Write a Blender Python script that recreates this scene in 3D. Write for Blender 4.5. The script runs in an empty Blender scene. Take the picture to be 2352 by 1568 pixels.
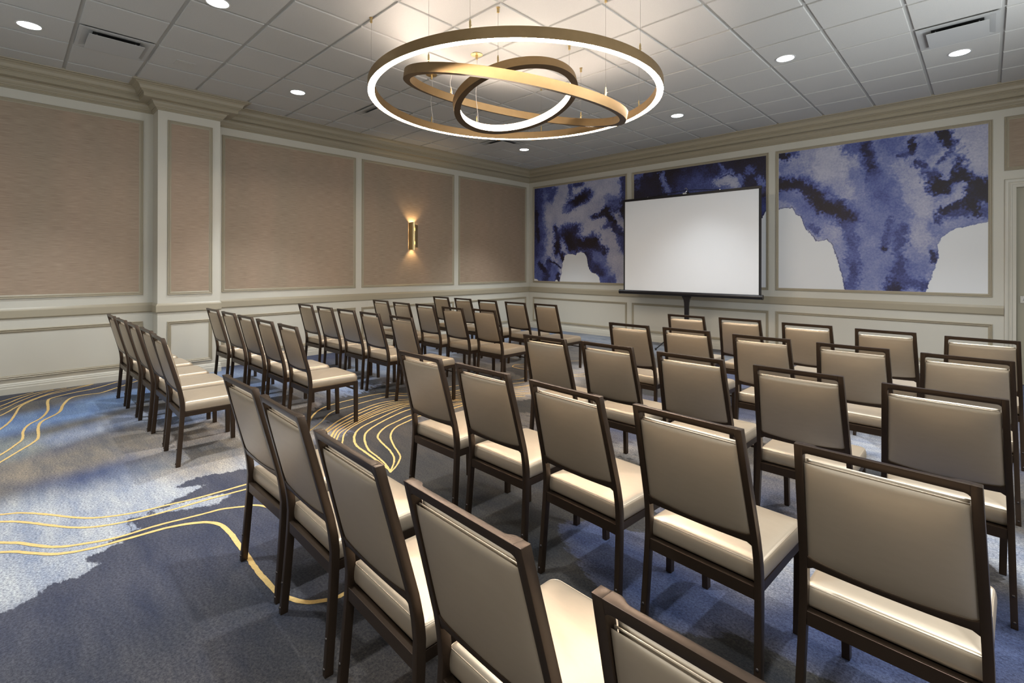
import bpy, bmesh, math, random
import numpy as np
from mathutils import Vector, Matrix
random.seed(4); np.random.seed(4)
S = bpy.context.scene
C = S.collection
PI = math.pi
H = 3.655            # ceiling height
RX, RY = 9.15, -10.4  # right wall, back wall
CHAIR_POSES = {'A1':(5.4141,-7.8398,0.004),'A2':(5.926,-7.8558,-0.0317),'A3':(6.4875,-7.888,-0.037),'A4':(6.9995,-7.8938,-0.0325),'B1':(5.4276,-6.8871,-0.0029),'B2':(5.9654,-6.8889,-0.0213),'B3':(6.5133,-6.9134,-0.0653),'B4':(7.0545,-6.9335,-0.0639),'B5':(7.5999,-6.9603,-0.0377),'C1':(5.4757,-5.8242,-0.0076),'C2':(5.9877,-5.7915,-0.0145),'C3':(6.5631,-5.8085,-0.0169),'C4':(7.1198,-5.8246,-0.0052),'C5':(7.6661,-5.8519,-0.0102),'D1':(5.49,-4.6734,-0.0035),'D2':(6.0152,-4.6597,-0.0046),'D3':(6.6004,-4.6832,-0.0114),'D4':(7.1644,-4.7074,-0.0047),'D5':(7.7138,-4.7251,-0.0056),'E1':(5.4997,-3.5298,0.0014),'E2':(6.0343,-3.493,-0.0062),'E3':(6.6304,-3.5368,-0.0023),'E4':(7.2047,-3.5956,-0.004),'E5':(7.7719,-3.651,-0.0002),'L1a':(1.2679,-7.7983,0.0079),'L1b':(1.816,-7.7879,0.0268),'L1c':(2.3737,-7.7811,-0.0072),'L1d':(2.897,-7.7693,0.0038),'L1e':(3.4463,-7.7884,-0.0263),'L2a':(1.1712,-6.8473,0.0135),'L2b':(1.7692,-6.8479,0.0106),'L2c':(2.333,-6.8523,0.0064),'L2d':(2.882,-6.8565,-0.0081),'L2e':(3.4369,-6.8595,-0.0126),'L3a':(1.2191,-5.7609,0.0099),'L3b':(1.8111,-5.7708,0.0007),'L3c':(2.3524,-5.7611,0.0055),'L3d':(2.8883,-5.7578,0.0008),'L3e':(3.4933,-5.7487,0.0051),'L4a':(1.2175,-4.6232,0.0053),'L4b':(1.8408,-4.6659,-0.0129),'L4c':(2.3475,-4.6262,-0.0021),'L4d':(2.9843,-4.6693,-0.0031),'L4e':(3.4888,-4.5968,0.0015),'L5a':(1.1782,-3.4541,0.0035),'L5b':(1.747,-3.4532,0.0021),'L5c':(2.343,-3.4722,0.0068),'L5d':(2.9246,-3.4663,-0.0041),'L5e':(3.4674,-3.4338,-0.01),'A5':(7.5553,-7.9121,-0.02)}
GOLD = [[(3.295,-9.055),(3.598,-8.829),(3.724,-8.654),(3.779,-8.573),(3.898,-8.476),(4.089,-8.346),(4.174,-8.258),(4.247,-8.116),(4.274,-7.961),(4.302,-7.794),(4.31,-7.527),(4.319,-7.263),(4.295,-7.014),(4.271,-6.828)],[(3.469,-9.039),(3.689,-8.825),(3.839,-8.653),(3.919,-8.575),(4.057,-8.482),(4.205,-8.378),(4.284,-8.292),(4.341,-8.155),(4.362,-7.977),(4.368,-7.751),(4.385,-7.554),(4.392,-7.254),(4.363,-7.004),(4.322,-6.809)],[(3.731,-9.009),(3.977,-8.794),(4.136,-8.652),(4.216,-8.581),(4.323,-8.512),(4.407,-8.442),(4.457,-8.356),(4.508,-8.219),(4.513,-8.049),(4.545,-7.869),(4.565,-7.744),(4.623,-7.644),(4.645,-7.598),(4.723,-7.55),(4.861,-7.525),(5.028,-7.517)],[(3.977,-8.986),(4.147,-8.787),(4.262,-8.651),(4.31,-8.596),(4.418,-8.515),(4.488,-8.447),(4.539,-8.34),(4.562,-8.185),(4.581,-8.017),(4.626,-7.907),(4.677,-7.843),(4.754,-7.805),(4.882,-7.793),(5.045,-7.798),(5.168,-7.8),(5.279,-7.806),(5.386,-7.808),(5.513,-7.804),(5.591,-7.8),(5.637,-7.781),(5.707,-7.748),(5.754,-7.696),(5.782,-7.635),(5.782,-7.6),(5.765,-7.438),(5.69,-7.237)],[(3.179,-8.982),(2.937,-8.811),(2.644,-8.659),(2.459,-8.572),(2.253,-8.474),(2.103,-8.44),(1.791,-8.43),(1.56,-8.396),(1.297,-8.269),(0.966,-8.216),(0.682,-8.137),(0.616,-8.022),(0.633,-7.891),(0.531,-7.782),(0.374,-7.639),(0.205,-7.485)],[(2.928,-9.001),(2.729,-8.818),(2.447,-8.66),(2.249,-8.582),(2.081,-8.535),(1.82,-8.524),(1.605,-8.484),(1.416,-8.398),(1.12,-8.339),(0.683,-8.32),(0.538,-8.279),(0.412,-8.109),(0.328,-7.909),(0.103,-7.668)],[(2.199,-8.949),(1.934,-8.787),(1.594,-8.664),(1.35,-8.602),(1.049,-8.563),(0.763,-8.528),(0.571,-8.46),(0.339,-8.314),(0.205,-8.103),(0.026,-7.88)],[(1.489,-8.927),(1.044,-8.667),(0.739,-8.552),(0.455,-8.423),(0.213,-8.236),(0.101,-8.038),(0.026,-7.88)],[(1.274,-8.937),(0.785,-8.668),(0.432,-8.507),(0.158,-8.325),(0.065,-8.132)],[(0.995,-8.95),(0.591,-8.669),(0.277,-8.504),(0.114,-8.368),(0.06,-8.246)],[(0.661,-8.894),(0.357,-8.671),(0.202,-8.546),(0.069,-8.412)],[(3.594,-6.833),(3.293,-6.668),(3.055,-6.491),(2.935,-6.282),(2.895,-5.961),(2.901,-5.72),(2.967,-5.59),(3.111,-5.474),(3.182,-5.194),(3.229,-4.834),(3.366,-4.411),(3.528,-4.098),(3.528,-3.973)],[(3.672,-6.895),(3.554,-6.775),(3.406,-6.612),(3.18,-6.4),(3.115,-6.14),(3.07,-5.901),(3.067,-5.653),(3.193,-5.529),(3.326,-5.301),(3.411,-4.985),(3.515,-4.553),(3.655,-4.233),(3.673,-4.057)],[(3.736,-6.786),(3.662,-6.694),(3.483,-6.482),(3.325,-6.195),(3.234,-5.918),(3.273,-5.701),(3.313,-5.61),(3.395,-5.353),(3.472,-5.035),(3.654,-4.685),(3.768,-4.422),(3.867,-4.224),(4.119,-3.766)],[(3.768,-6.778),(3.708,-6.697),(3.546,-6.475),(3.383,-6.169),(3.306,-5.883),(3.366,-5.646),(3.471,-5.409),(3.539,-5.092),(3.699,-4.727),(3.854,-4.444),(4.009,-4.265)],[(4.009,-6.823),(3.817,-6.708),(3.661,-6.571),(3.522,-6.302),(3.37,-5.922),(3.401,-5.669),(3.527,-5.451),(3.605,-5.146),(3.764,-4.789),(3.918,-4.512),(4.062,-4.327)],[(4.025,-6.808),(3.864,-6.707),(3.712,-6.571),(3.53,-6.237),(3.419,-5.874),(3.441,-5.687),(3.548,-5.467),(3.652,-5.185),(3.806,-4.829),(3.979,-4.577),(4.157,-4.319)],[(4.095,-6.82),(3.91,-6.706),(3.762,-6.572),(3.537,-6.17),(3.447,-5.813),(3.469,-5.702),(3.569,-5.482),(3.71,-5.234),(3.868,-4.888),(4.031,-4.632),(4.195,-4.364)],[(4.139,-6.778),(4.015,-6.713),(3.834,-6.597),(3.703,-6.427),(3.564,-6.114),(3.492,-5.714),(3.632,-5.442),(3.773,-5.231),(3.927,-4.945),(4.13,-4.629)],[(4.785,-6.75),(4.573,-6.725),(4.357,-6.701),(4.162,-6.674),(3.953,-6.573),(3.805,-6.43),(3.684,-6.172),(3.568,-5.892),(3.55,-5.745),(3.72,-5.51),(3.844,-5.291),(4.004,-5.018)],[(4.804,-6.762),(4.669,-6.717),(4.506,-6.685),(4.309,-6.651),(4.043,-6.531),(3.896,-6.39),(3.747,-6.11),(3.649,-5.812),(3.711,-5.587)],[(4.814,-6.768),(4.663,-6.637),(4.484,-6.557),(4.219,-6.491),(4.094,-6.435),(3.957,-6.281),(3.879,-6.093),(3.821,-5.921),(3.806,-5.658),(3.867,-5.31)],[(4.824,-6.774),(4.765,-6.689),(4.689,-6.612),(4.605,-6.551),(4.376,-6.464),(4.171,-6.36),(4.024,-6.214),(3.949,-6.024),(3.902,-5.871),(3.937,-5.593),(3.917,-5.316)],[(3.965,-3.118),(3.847,-3.406),(3.516,-3.561),(3.179,-3.593),(3.038,-3.606),(2.914,-3.573),(2.863,-3.449),(2.919,-3.324),(3.038,-2.995),(3.272,-2.647),(3.338,-2.551)],[(4.059,-3.253),(3.928,-3.513),(3.816,-3.916),(3.823,-4.295),(3.777,-4.431)]]
CARPET = [([(3.85,-8.653),(3.98,-8.392),(4.051,-8.101),(3.996,-7.819),(3.754,-7.55)],0.4,(0.225,0.255,0.3),1),([(4.236,-9.053),(4.563,-8.65),(4.523,-8.504),(4.477,-8.34),(4.363,-8.086)],0.4,(0.225,0.255,0.3),1),([(3.662,-7.526),(3.445,-7.075),(3.546,-6.823)],0.28,(0.2,0.193,0.183),1),([(2.831,-9.047),(2.894,-8.658),(2.961,-8.327),(2.814,-7.84),(2.671,-7.435)],0.3,(0.125,0.112,0.097),1),([(1.909,-9.123),(2.252,-8.661)],0.3,(0.17,0.19,0.18),0.8),([(1.215,-9.408),(1.417,-8.665),(1.401,-8.321),(1.21,-7.879),(0.992,-7.47)],0.38,(0.105,0.165,0.29),1),([(2.287,-8.285),(2.078,-7.655)],0.2,(0.17,0.2,0.27),0.8),([(3.11,-7.688),(3.052,-7.46),(2.655,-7.183)],0.3,(0.2,0.18,0.16),0.9),([(2.422,-7.412),(2.172,-7.047),(1.429,-6.456)],0.25,(0.12,0.17,0.28),0.9),([(0.43,-6.763),(1.081,-6.12),(1.924,-5.807),(2.66,-5.688)],0.35,(0.17,0.22,0.33),1),([(2.888,-6.954),(2.837,-6.609)],0.2,(0.22,0.2,0.18),0.9),([(1.647,-4.761),(0.88,-3.407),(0.53,-1.46),(0.955,-0.564)],0.6,(0.14,0.185,0.27),1),([(2.062,-0.374),(3.587,-0.716),(5.11,-0.875)],0.5,(0.19,0.22,0.27),1),([(3.9,-3.69),(4.094,-4.415),(3.744,-3.105)],0.3,(0.25,0.255,0.265),1),([(5.762,-5.349),(6.124,-5.827),(6.002,-5.113)],0.22,(0.22,0.22,0.215),1),([(6.303,-6.474),(6.686,-6.535),(6.923,-6.515)],0.24,(0.03,0.043,0.098),1),([(7.083,-6.102),(7.155,-6.165),(7.095,-5.611)],0.12,(0.23,0.245,0.275),1),([(6.999,-3.877),(7.117,-3.474),(7.386,-4.842),(7.349,-5.363)],0.17,(0.2,0.225,0.27),1),([(7.842,-4.942),(7.93,-5.181)],0.14,(0.2,0.225,0.27),1),([(7.413,-6.322),(7.605,-6.228),(7.883,-5.798)],0.3,(0.032,0.046,0.105),1),([(6.211,-4.045),(6.453,-4.126)],0.25,(0.2,0.19,0.18),1)]
DARK = [([(-0.425,-9.601),(0.164,-8.672),(0.215,-8.153),(0.363,-7.661),(0.344,-7.132)],0.24,1),([(3.861,-6.813),(3.225,-6.011),(3.102,-5.391),(3.17,-4.738)],0.42,1),([(4.593,-6.614),(4.827,-6.386),(5.167,-6.167)],0.55,1),([(4.503,-7.23),(4.378,-7.353),(4.211,-7.516)],0.26,1),([(5.908,-7.202),(5.778,-6.635),(5.741,-6.202)],0.55,1),([(5.312,-7.782),(6.018,-7.51),(6.492,-7.219)],0.75,1),([(6.737,-6.98),(7.078,-6.961),(7.456,-6.9),(7.832,-6.708)],0.35,1),([(3.101,-3.741),(3.702,-3.886)],0.12,0.8),([(4.586,-4.559),(4.484,-4.991)],0.17,1),([(5.959,-5.608),(5.971,-5.794)],0.07,1),([(6.186,-6.727),(6.133,-6.358),(6.172,-6.105)],0.2,1),([(7.298,-5.643),(7.397,-5.701),(7.744,-5.207)],0.13,1),([(4.982,-3.54),(5.41,-3.119),(5.879,-2.373)],0.16,0.9),([(2.446,-1.85),(1.631,-1.981)],0.2,0.9)]
DARK_POLY = [(4.808,-9.17),(4.886,-8.876),(4.905,-8.648),(4.891,-8.572),(4.796,-8.487),(4.797,-8.368),(4.733,-8.299),(4.64,-8.354),(4.571,-8.193),(4.541,-8.278),(4.477,-8.104),(4.31,-8.138),(4.362,-7.962),(4.461,-7.739),(4.345,-7.609),(4.278,-7.879),(4.333,-8.081),(4.104,-7.695),(4.031,-7.874),(3.939,-7.705),(4.017,-7.456),(4.114,-7.254),(4.712,-7.025),(5.76,-6.788),(6.416,-6.843),(6.869,-7.184),(7.362,-7.803),(6.213,-8.918)]
MURALS = [{'s':[([(0.235,3.306),(0.237,2.625),(0.29,2.039),(0.24,1.554)],0.241,0.62,1),([(0.184,3.215),(0.189,1.261)],0.084,0.72,1),([(0.565,3.231),(0.737,3.156),(0.639,3.033)],0.126,0.62,0.9),([(0.224,2.704),(0.264,2.312),(0.29,2.039)],0.046,0.9,0.9),([(0.266,1.457),(0.318,1.205)],0.189,0.5,1),([(1.213,3.215),(1.232,3.039)],0.055,0.62,1),([(1.345,3.21),(1.5,3.228)],0.071,0.72,1),([(1.187,2.778),(1.479,2.879),(1.675,2.994)],0.13,0.8,1),([(1.368,2.853),(1.589,2.94)],0.071,1,1),([(1.048,2.669),(1.187,2.741)],0.05,0.45,0.8),([(2.576,3.195),(2.577,2.76)],0.115,0.7,1),([(2.394,2.676),(2.548,2.646),(2.549,2.478)],0.115,1,1),([(1.762,2.464),(1.993,2.501),(2.156,2.593)],0.055,0.85,1),([(2.156,2.61),(2.276,2.413),(2.336,2.205)],0.088,1,1),([(2.256,2.704),(2.433,2.639)],0.084,0.75,1),([(2.336,2.205),(2.453,2.131),(2.492,1.995)],0.095,0.78,1),([(2.492,1.961),(2.55,1.809)],0.095,0.6,1),([(2.096,2.243),(2.237,2.313)],0.067,0.6,0.9),([(2.195,2.83),(2.374,2.728)],0.105,0.45,0.8),([(0.812,2.265),(0.884,2.093)],0.101,0.78,1),([(1.096,2.195),(1.347,2.22)],0.155,0.75,1),([(1.212,2.025),(1.303,1.894)],0.176,1,1),([(0.837,1.926),(0.861,1.756),(1.004,1.605)],0.113,0.95,1),([(1.504,1.942),(1.678,1.848),(1.827,1.932)],0.155,1,1),([(1.763,2.075)],0.088,0.65,1),([(1.89,1.79),(2.087,1.734)],0.109,0.9,1),([(1.721,1.67),(1.743,1.475)],0.092,0.85,1),([(1.933,1.597),(2.098,1.336),(2.159,1.13)],0.189,0.5,1),([(1.849,1.387),(1.975,1.3)],0.122,0.8,1),([(2.058,1.128),(2.299,1.125)],0.084,0.6,0.9),([(1.281,1.749),(1.371,1.711)],0.059,0.55,1),([(0.644,1.514),(0.545,1.285),(0.521,1.093)],0.113,0.72,1),([(0.79,1.4),(0.718,1.098)],0.134,0.52,1),([(0.887,1.214),(0.887,1.12)],0.071,0.97,1),([(0.318,1.495),(0.483,1.361)],0.059,0.88,1),([(0.897,1.681),(0.933,1.494)],0.055,0.3,1),([(0.979,1.959),(1.003,1.847)],0.034,0.15,0.9),([(0.643,1.552),(0.814,1.513),(0.957,1.401)],0.017,0.95,1),([(1.324,2.548),(1.72,2.343),(1.634,2.134)],0.126,0.04,0.8),([(2.433,2.47),(2.51,2.397)],0.059,0.2,0.9)],'w':[[(0.911,1.046),(0.981,1.29),(1.004,1.512),(1.086,1.678),(1.189,1.714),(1.281,1.703),(1.371,1.684),(1.415,1.737),(1.504,1.753),(1.603,1.725),(1.679,1.599),(1.701,1.439),(1.765,1.333),(1.892,1.282),(1.975,1.213),(2.027,1.058)],[(0.111,1.172),(0.28,1.136),(0.319,1.079),(0.293,1.01),(0.112,1.005)],[(0.779,1.024),(0.803,1.137),(0.875,1.139),(0.892,1.027)]]},{'s':[([(2.772,3.281),(5.292,3.156),(5.293,2.646),(2.772,2.908)],0.648,0.93,1),([(2.841,3.185),(2.937,3.223)],0.086,0.5,1),([(2.883,2.995)],0.065,0.6,0.6),([(3.387,3.177),(3.425,3.006),(3.514,2.831)],0.063,0.36,1),([(3.153,3.195)],0.076,0.72,0.7),([(3.711,3.066)],0.119,0.8,0.8),([(4.123,2.835),(4.27,2.886)],0.059,0.32,1),([(4.456,2.875),(4.595,2.957),(4.7,2.858)],0.124,0.05,1),([(4.595,2.773)],0.162,0.05,1),([(4.803,2.942),(4.823,2.844)],0.054,0.42,1),([(4.954,3.049)],0.076,0.55,1),([(5.111,2.903),(5.179,2.782)],0.065,0.5,1),([(4.467,3.213),(4.552,3.092)],0.028,0.5,1),([(4.191,3.174)],0.065,0.75,0.6),([(4.325,2.802),(4.467,2.983),(4.616,3.03),(4.7,2.976)],0.01,0.97,1),([(5.179,2.71),(5.179,2.349)],0.076,0.68,1),([(5.189,2.606)],0.043,0.9,0.9),([(4.158,2.54),(4.159,1.979)],0.648,0.5,1),([(4.435,2.889),(4.595,2.913),(4.7,2.837)],0.076,0.05,1)],'w':[[(5.255,2.384),(5.203,2.337),(5.151,2.238),(5.131,2.229),(4.905,2.212),(4.49,1.966),(4.274,0.864),(5.388,0.918)]]},{'s':[([(6.105,2.606),(7.082,2.174),(6.687,1.524)],0.725,0.36,1),([(6.027,3.031),(6.135,2.907)],0.246,0.04,1),([(6.196,2.667),(6.286,2.516)],0.116,0.16,1),([(5.787,3.14)],0.101,0.18,1),([(5.425,3.224),(5.486,3.186)],0.072,0.97,1),([(5.605,3.234)],0.065,0.6,1),([(5.434,3.003)],0.087,0.45,0.8),([(5.417,2.756),(5.706,2.705),(5.869,2.558),(5.996,2.327),(6.196,2.275),(6.331,2.142)],0.133,0.66,1),([(5.417,2.756),(5.706,2.705),(5.869,2.558),(5.996,2.327),(6.196,2.275),(6.316,2.143)],0.075,0.95,1),([(6.211,2.381)],0.038,0.8,1),([(5.487,2.539),(5.706,2.388),(5.838,2.082)],0.09,0.42,1),([(5.435,2.449)],0.058,0.25,1),([(5.854,2.044),(5.95,1.966)],0.058,0.6,1),([(6.075,2.033),(6.197,1.955)],0.087,0.2,1),([(6.489,3.24),(6.546,3.023),(6.63,2.72),(6.686,2.475)],0.101,0.62,1),([(6.517,3.183),(6.602,2.861)],0.043,0.82,0.9),([(6.315,3.217),(6.402,3.168)],0.087,0.55,1),([(6.685,2.611),(6.754,2.367)],0.159,0.48,0.8),([(6.301,2.056),(6.375,1.789),(6.405,1.351),(6.347,1.123)],0.08,0.6,1),([(6.197,1.705),(6.288,1.35)],0.058,0.3,0.8),([(6.927,1.937),(6.954,1.523),(6.876,1.19)],0.101,0.64,1),([(6.876,1.173)],0.109,0.85,1),([(6.98,1.242),(7.195,1.199)],0.087,0.62,1),([(6.808,2.077),(6.768,1.861),(6.741,1.727)],0.049,0.62,0.9),([(6.744,1.701)],0.038,0.95,0.9),([(6.991,2.79),(7.119,2.692),(7.107,2.335),(7.145,2.008),(7.182,1.763)],0.145,0.14,1),([(7.082,1.603)],0.123,0.25,1),([(7.12,1.392)],0.101,0.42,1),([(6.793,3.153),(6.952,3.176)],0.138,0.45,1),([(6.991,3.004)],0.087,0.5,1),([(7.23,3.047)],0.138,0.45,1),([(7.061,3.173),(7.068,3.009)],0.035,0.9,1),([(7.119,2.87),(7.194,2.811)],0.049,0.8,0.9),([(7.328,2.816),(7.446,2.932)],0.023,0.8,0.8),([(7.493,3.097),(7.493,3.019)],0.029,0.8,0.9),([(7.068,3.09)],0.041,1,1),([(6.926,2.981),(7.055,2.994)],0.029,0.7,0.7),([(7.255,2.69),(7.304,2.604)],0.087,0.72,1),([(7.363,3.215),(7.423,3.109),(7.504,3.095)],0.072,1,1),([(7.539,2.98),(7.551,2.76),(7.447,2.618),(7.34,2.489)],0.101,1,1),([(7.528,2.686),(7.675,2.528),(7.807,2.483)],0.096,1,1),([(7.753,2.367),(7.818,2.331)],0.109,1,1),([(7.631,2.38),(7.665,2.146)],0.075,0.97,1),([(7.376,2.168),(7.517,2.267)],0.072,0.85,1),([(7.329,2.061)],0.049,0.72,1),([(7.471,2.145),(7.608,2.135)],0.058,0.62,1),([(7.47,2.881),(7.423,2.716),(7.411,2.623)],0.052,0.22,1),([(7.568,2.51),(7.517,2.345),(7.328,2.267)],0.043,0.18,1),([(7.652,3.13),(7.697,2.969),(7.742,2.733)],0.174,0.1,1),([(7.786,2.137)],0.072,0.62,1),([(7.586,2.044),(7.424,1.992)],0.067,0.25,1),([(7.293,1.632),(7.293,1.52)],0.043,0.78,1),([(7.195,1.199)],0.058,0.7,1)],'w':[[(5.313,2.344),(5.383,2.357),(5.47,2.379),(5.59,2.369),(5.648,2.261),(5.707,2.229),(5.748,2.106),(5.789,2.002),(5.854,1.934),(5.918,1.822),(6.059,1.853),(6.136,1.752),(6.197,1.545),(6.243,1.367),(6.288,1.138),(6.318,0.998),(5.315,0.954)],[(7.872,2.026),(7.813,2.015),(7.676,1.977),(7.517,1.94),(7.424,1.881),(7.353,1.821),(7.329,1.743),(7.335,1.6),(7.317,1.488),(7.269,1.329),(7.232,1.2),(7.189,1.037),(7.873,1.068)]]}]

# ------------------------------------------------------------------ materials
def new_mat(name):
    m = bpy.data.materials.new(name); m.use_nodes = True
    nt = m.node_tree; b = nt.nodes['Principled BSDF']
    return m, nt, b
def N(nt, kind, **kw):
    n = nt.nodes.new(kind)
    for k, v in kw.items():
        if k in n.inputs: n.inputs[k].default_value = v
        else: setattr(n, k, v)
    return n
def simple(name, col, rough=.5, metal=0., spec=.5, bump=None, var=None):
    m, nt, b = new_mat(name)
    b.inputs['Base Color'].default_value = (*col, 1)
    b.inputs['Roughness'].default_value = rough
    b.inputs['Metallic'].default_value = metal
    b.inputs['Specular IOR Level'].default_value = spec
    tc = N(nt, 'ShaderNodeTexCoord')
    if var:
        sc, amt = var
        no = N(nt, 'ShaderNodeTexNoise'); no.inputs['Scale'].default_value = sc; no.inputs['Detail'].default_value = 3
        nt.links.new(tc.outputs['Object'], no.inputs['Vector'])
        mx = N(nt, 'ShaderNodeMix', data_type='RGBA'); mx.inputs[6].default_value = tuple(c*(1-amt) for c in col)+(1,); mx.inputs[7].default_value = tuple(min(1, c*(1+amt)) for c in col)+(1,)
        nt.links.new(no.outputs['Fac'], mx.inputs[0]); nt.links.new(mx.outputs[2], b.inputs['Base Color'])
    if bump:
        sc, st, dist = bump
        no = N(nt, 'ShaderNodeTexNoise'); no.inputs['Scale'].default_value = sc; no.inputs['Detail'].default_value = 4
        nt.links.new(tc.outputs['Object'], no.inputs['Vector'])
        bp = N(nt, 'ShaderNodeBump'); bp.inputs['Strength'].default_value = st; bp.inputs['Distance'].default_value = dist
        nt.links.new(no.outputs['Fac'], bp.inputs['Height']); nt.links.new(bp.outputs['Normal'], b.inputs['Normal'])
    return m
def emit(name, col, strength):
    m, nt, b = new_mat(name)
    b.inputs['Base Color'].default_value = (.8, .8, .8, 1)
    b.inputs['Emission Color'].default_value = (*col, 1); b.inputs['Emission Strength'].default_value = strength
    return m
M = {}
M['paint'] = simple('cream_paint', (.58, .545, .455), .45, bump=(60, .05, .002))
M['trim'] = simple('taupe_trim_paint', (.37, .318, .222), .40, bump=(60, .04, .002))
M['frame'] = simple('bronze_powder_coat', (.066, .043, .028), .33, .75, bump=(900, .12, .0003))
M['bolt'] = simple('dark_bolt', (.05, .04, .035), .35, .6)
M['brass'] = simple('brushed_brass', (.31, .21, .105), .50, .95, var=(14, .12))
M['brass_dark'] = simple('bronzed_brass_underside', (.16, .105, .055), .42, .85)
M['brass_bright'] = simple('satin_brass', (.60, .45, .22), .3, .95)
M['wire'] = simple('steel_cable', (.30, .27, .23), .4, .6)
M['cord'] = simple('clear_power_cord', (.62, .58, .54), .4)
M['black'] = simple('black_metal', (.012, .010, .011), .35, .2)
M['black_fabric'] = simple('black_border', (.010, .009, .010), .7)
M['chrome'] = simple('chrome', (.8, .8, .8), .15, 1.)
M['vent'] = simple('vent_white', (.50, .50, .48), .5)
M['vent_grey'] = simple('duct_plate_grey', (.17, .17, .165), .7)  # greyer colour for the duct plates of the far vents
M['dark'] = simple('duct_shade_black', (.01, .01, .01), .9)
M['grid'] = simple('ceiling_grid', (.50, .495, .465), .55)
M['plate'] = simple('plate_grey', (.52, .51, .47), .5)
M['screen'] = simple('matte_white_screen', (.80, .80, .80), .85, bump=(400, .05, .0005))
M['reflector'] = simple('reflector_trim', (.75, .75, .72), .3, .3)
M['led'] = emit('led_diffuser', (1., .855, .70), 96.)
M['led_up'] = emit('led_diffuser_up', (1., .83, .71), 20.)
M['led_inner'] = emit('led_diffuser_inner', (1., .85, .72), 20.)
M['down'] = emit('downlight_lens', (.86, .95, 1.), 16.)
M['bulb'] = emit('sconce_led', (1., .66, .30), 60.)
M['glass'] = simple('window_glass', (.8, .85, .9), .05)
PWR_R, PWR_B = 34., 13.  # power of the fill lights added on the right and back walls
M['door'] = simple('door_paint', (.36, .33, .24), .45)

def vinyl():
    m, nt, b = new_mat('champagne_vinyl')
    b.inputs['Roughness'].default_value = .38
    b.inputs['Metallic'].default_value = .62
    tc = N(nt, 'ShaderNodeTexCoord')
    n1 = N(nt, 'ShaderNodeTexNoise'); n1.inputs['Scale'].default_value = 60; n1.inputs['Detail'].default_value = 4
    mp = N(nt, 'ShaderNodeMapping'); mp.inputs['Scale'].default_value = (.35, 1, 1)
    nt.links.new(tc.outputs['Object'], mp.inputs['Vector']); nt.links.new(mp.outputs['Vector'], n1.inputs['Vector'])
    mx = N(nt, 'ShaderNodeMix', data_type='RGBA'); mx.inputs[6].default_value = (.455, .365, .262, 1); mx.inputs[7].default_value = (.495, .40, .29, 1)
    nt.links.new(n1.outputs['Fac'], mx.inputs[0]); nt.links.new(mx.outputs[2], b.inputs['Base Color'])
    n2 = N(nt, 'ShaderNodeTexNoise'); n2.inputs['Scale'].default_value = 450; n2.inputs['Detail'].default_value = 2
    nt.links.new(tc.outputs['Object'], n2.inputs['Vector'])
    bp = N(nt, 'ShaderNodeBump'); bp.inputs['Strength'].default_value = .10; bp.inputs['Distance'].default_value = .0006
    nt.links.new(n2.outputs['Fac'], bp.inputs['Height']); nt.links.new(bp.outputs['Normal'], b.inputs['Normal'])
    return m
M['vinyl'] = vinyl()
def grasscloth():
    m, nt, b = new_mat('grasscloth_wallpaper')
    b.inputs['Roughness'].default_value = .55
    tc = N(nt, 'ShaderNodeTexCoord')
    mp = N(nt, 'ShaderNodeMapping'); mp.inputs['Scale'].default_value = (7, 7, 230)
    nt.links.new(tc.outputs['Object'], mp.inputs['Vector'])
    n1 = N(nt, 'ShaderNodeTexNoise'); n1.inputs['Scale'].default_value = 1; n1.inputs['Detail'].default_value = 5; n1.inputs['Roughness'].default_value = .6
    nt.links.new(mp.outputs['Vector'], n1.inputs['Vector'])
    mp2 = N(nt, 'ShaderNodeMapping'); mp2.inputs['Scale'].default_value = (2.2, 2.2, .35)
    nt.links.new(tc.outputs['Object'], mp2.inputs['Vector'])
    n2 = N(nt, 'ShaderNodeTexNoise'); n2.inputs['Scale'].default_value = 1; n2.inputs['Detail'].default_value = 2
    nt.links.new(mp2.outputs['Vector'], n2.inputs['Vector'])
    cr = N(nt, 'ShaderNodeValToRGB')
    e = cr.color_ramp.elements; e[0].position = .30; e[0].color = (.265, .185, .124, 1); e[1].position = .66; e[1].color = (.42, .315, .222, 1)
    nt.links.new(n1.outputs['Fac'], cr.inputs[0])
    mx = N(nt, 'ShaderNodeMix', data_type='RGBA', blend_type='MULTIPLY'); mx.inputs[0].default_value = 1
    cr2 = N(nt, 'ShaderNodeValToRGB'); e = cr2.color_ramp.elements; e[0].position = .35; e[0].color = (.90, .92, .90, 1); e[1].position = .65; e[1].color = (1.0, .97, .95, 1)
    nt.links.new(n2.outputs['Fac'], cr2.inputs[0])
    nt.links.new(cr.outputs[0], mx.inputs[6]); nt.links.new(cr2.outputs[0], mx.inputs[7]); nt.links.new(mx.outputs[2], b.inputs['Base Color'])
    bp = N(nt, 'ShaderNodeBump'); bp.inputs['Strength'].default_value = .25; bp.inputs['Distance'].default_value = .002
    nt.links.new(n1.outputs['Fac'], bp.inputs['Height']); nt.links.new(bp.outputs['Normal'], b.inputs['Normal'])
    return m
M['paper'] = grasscloth()
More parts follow.
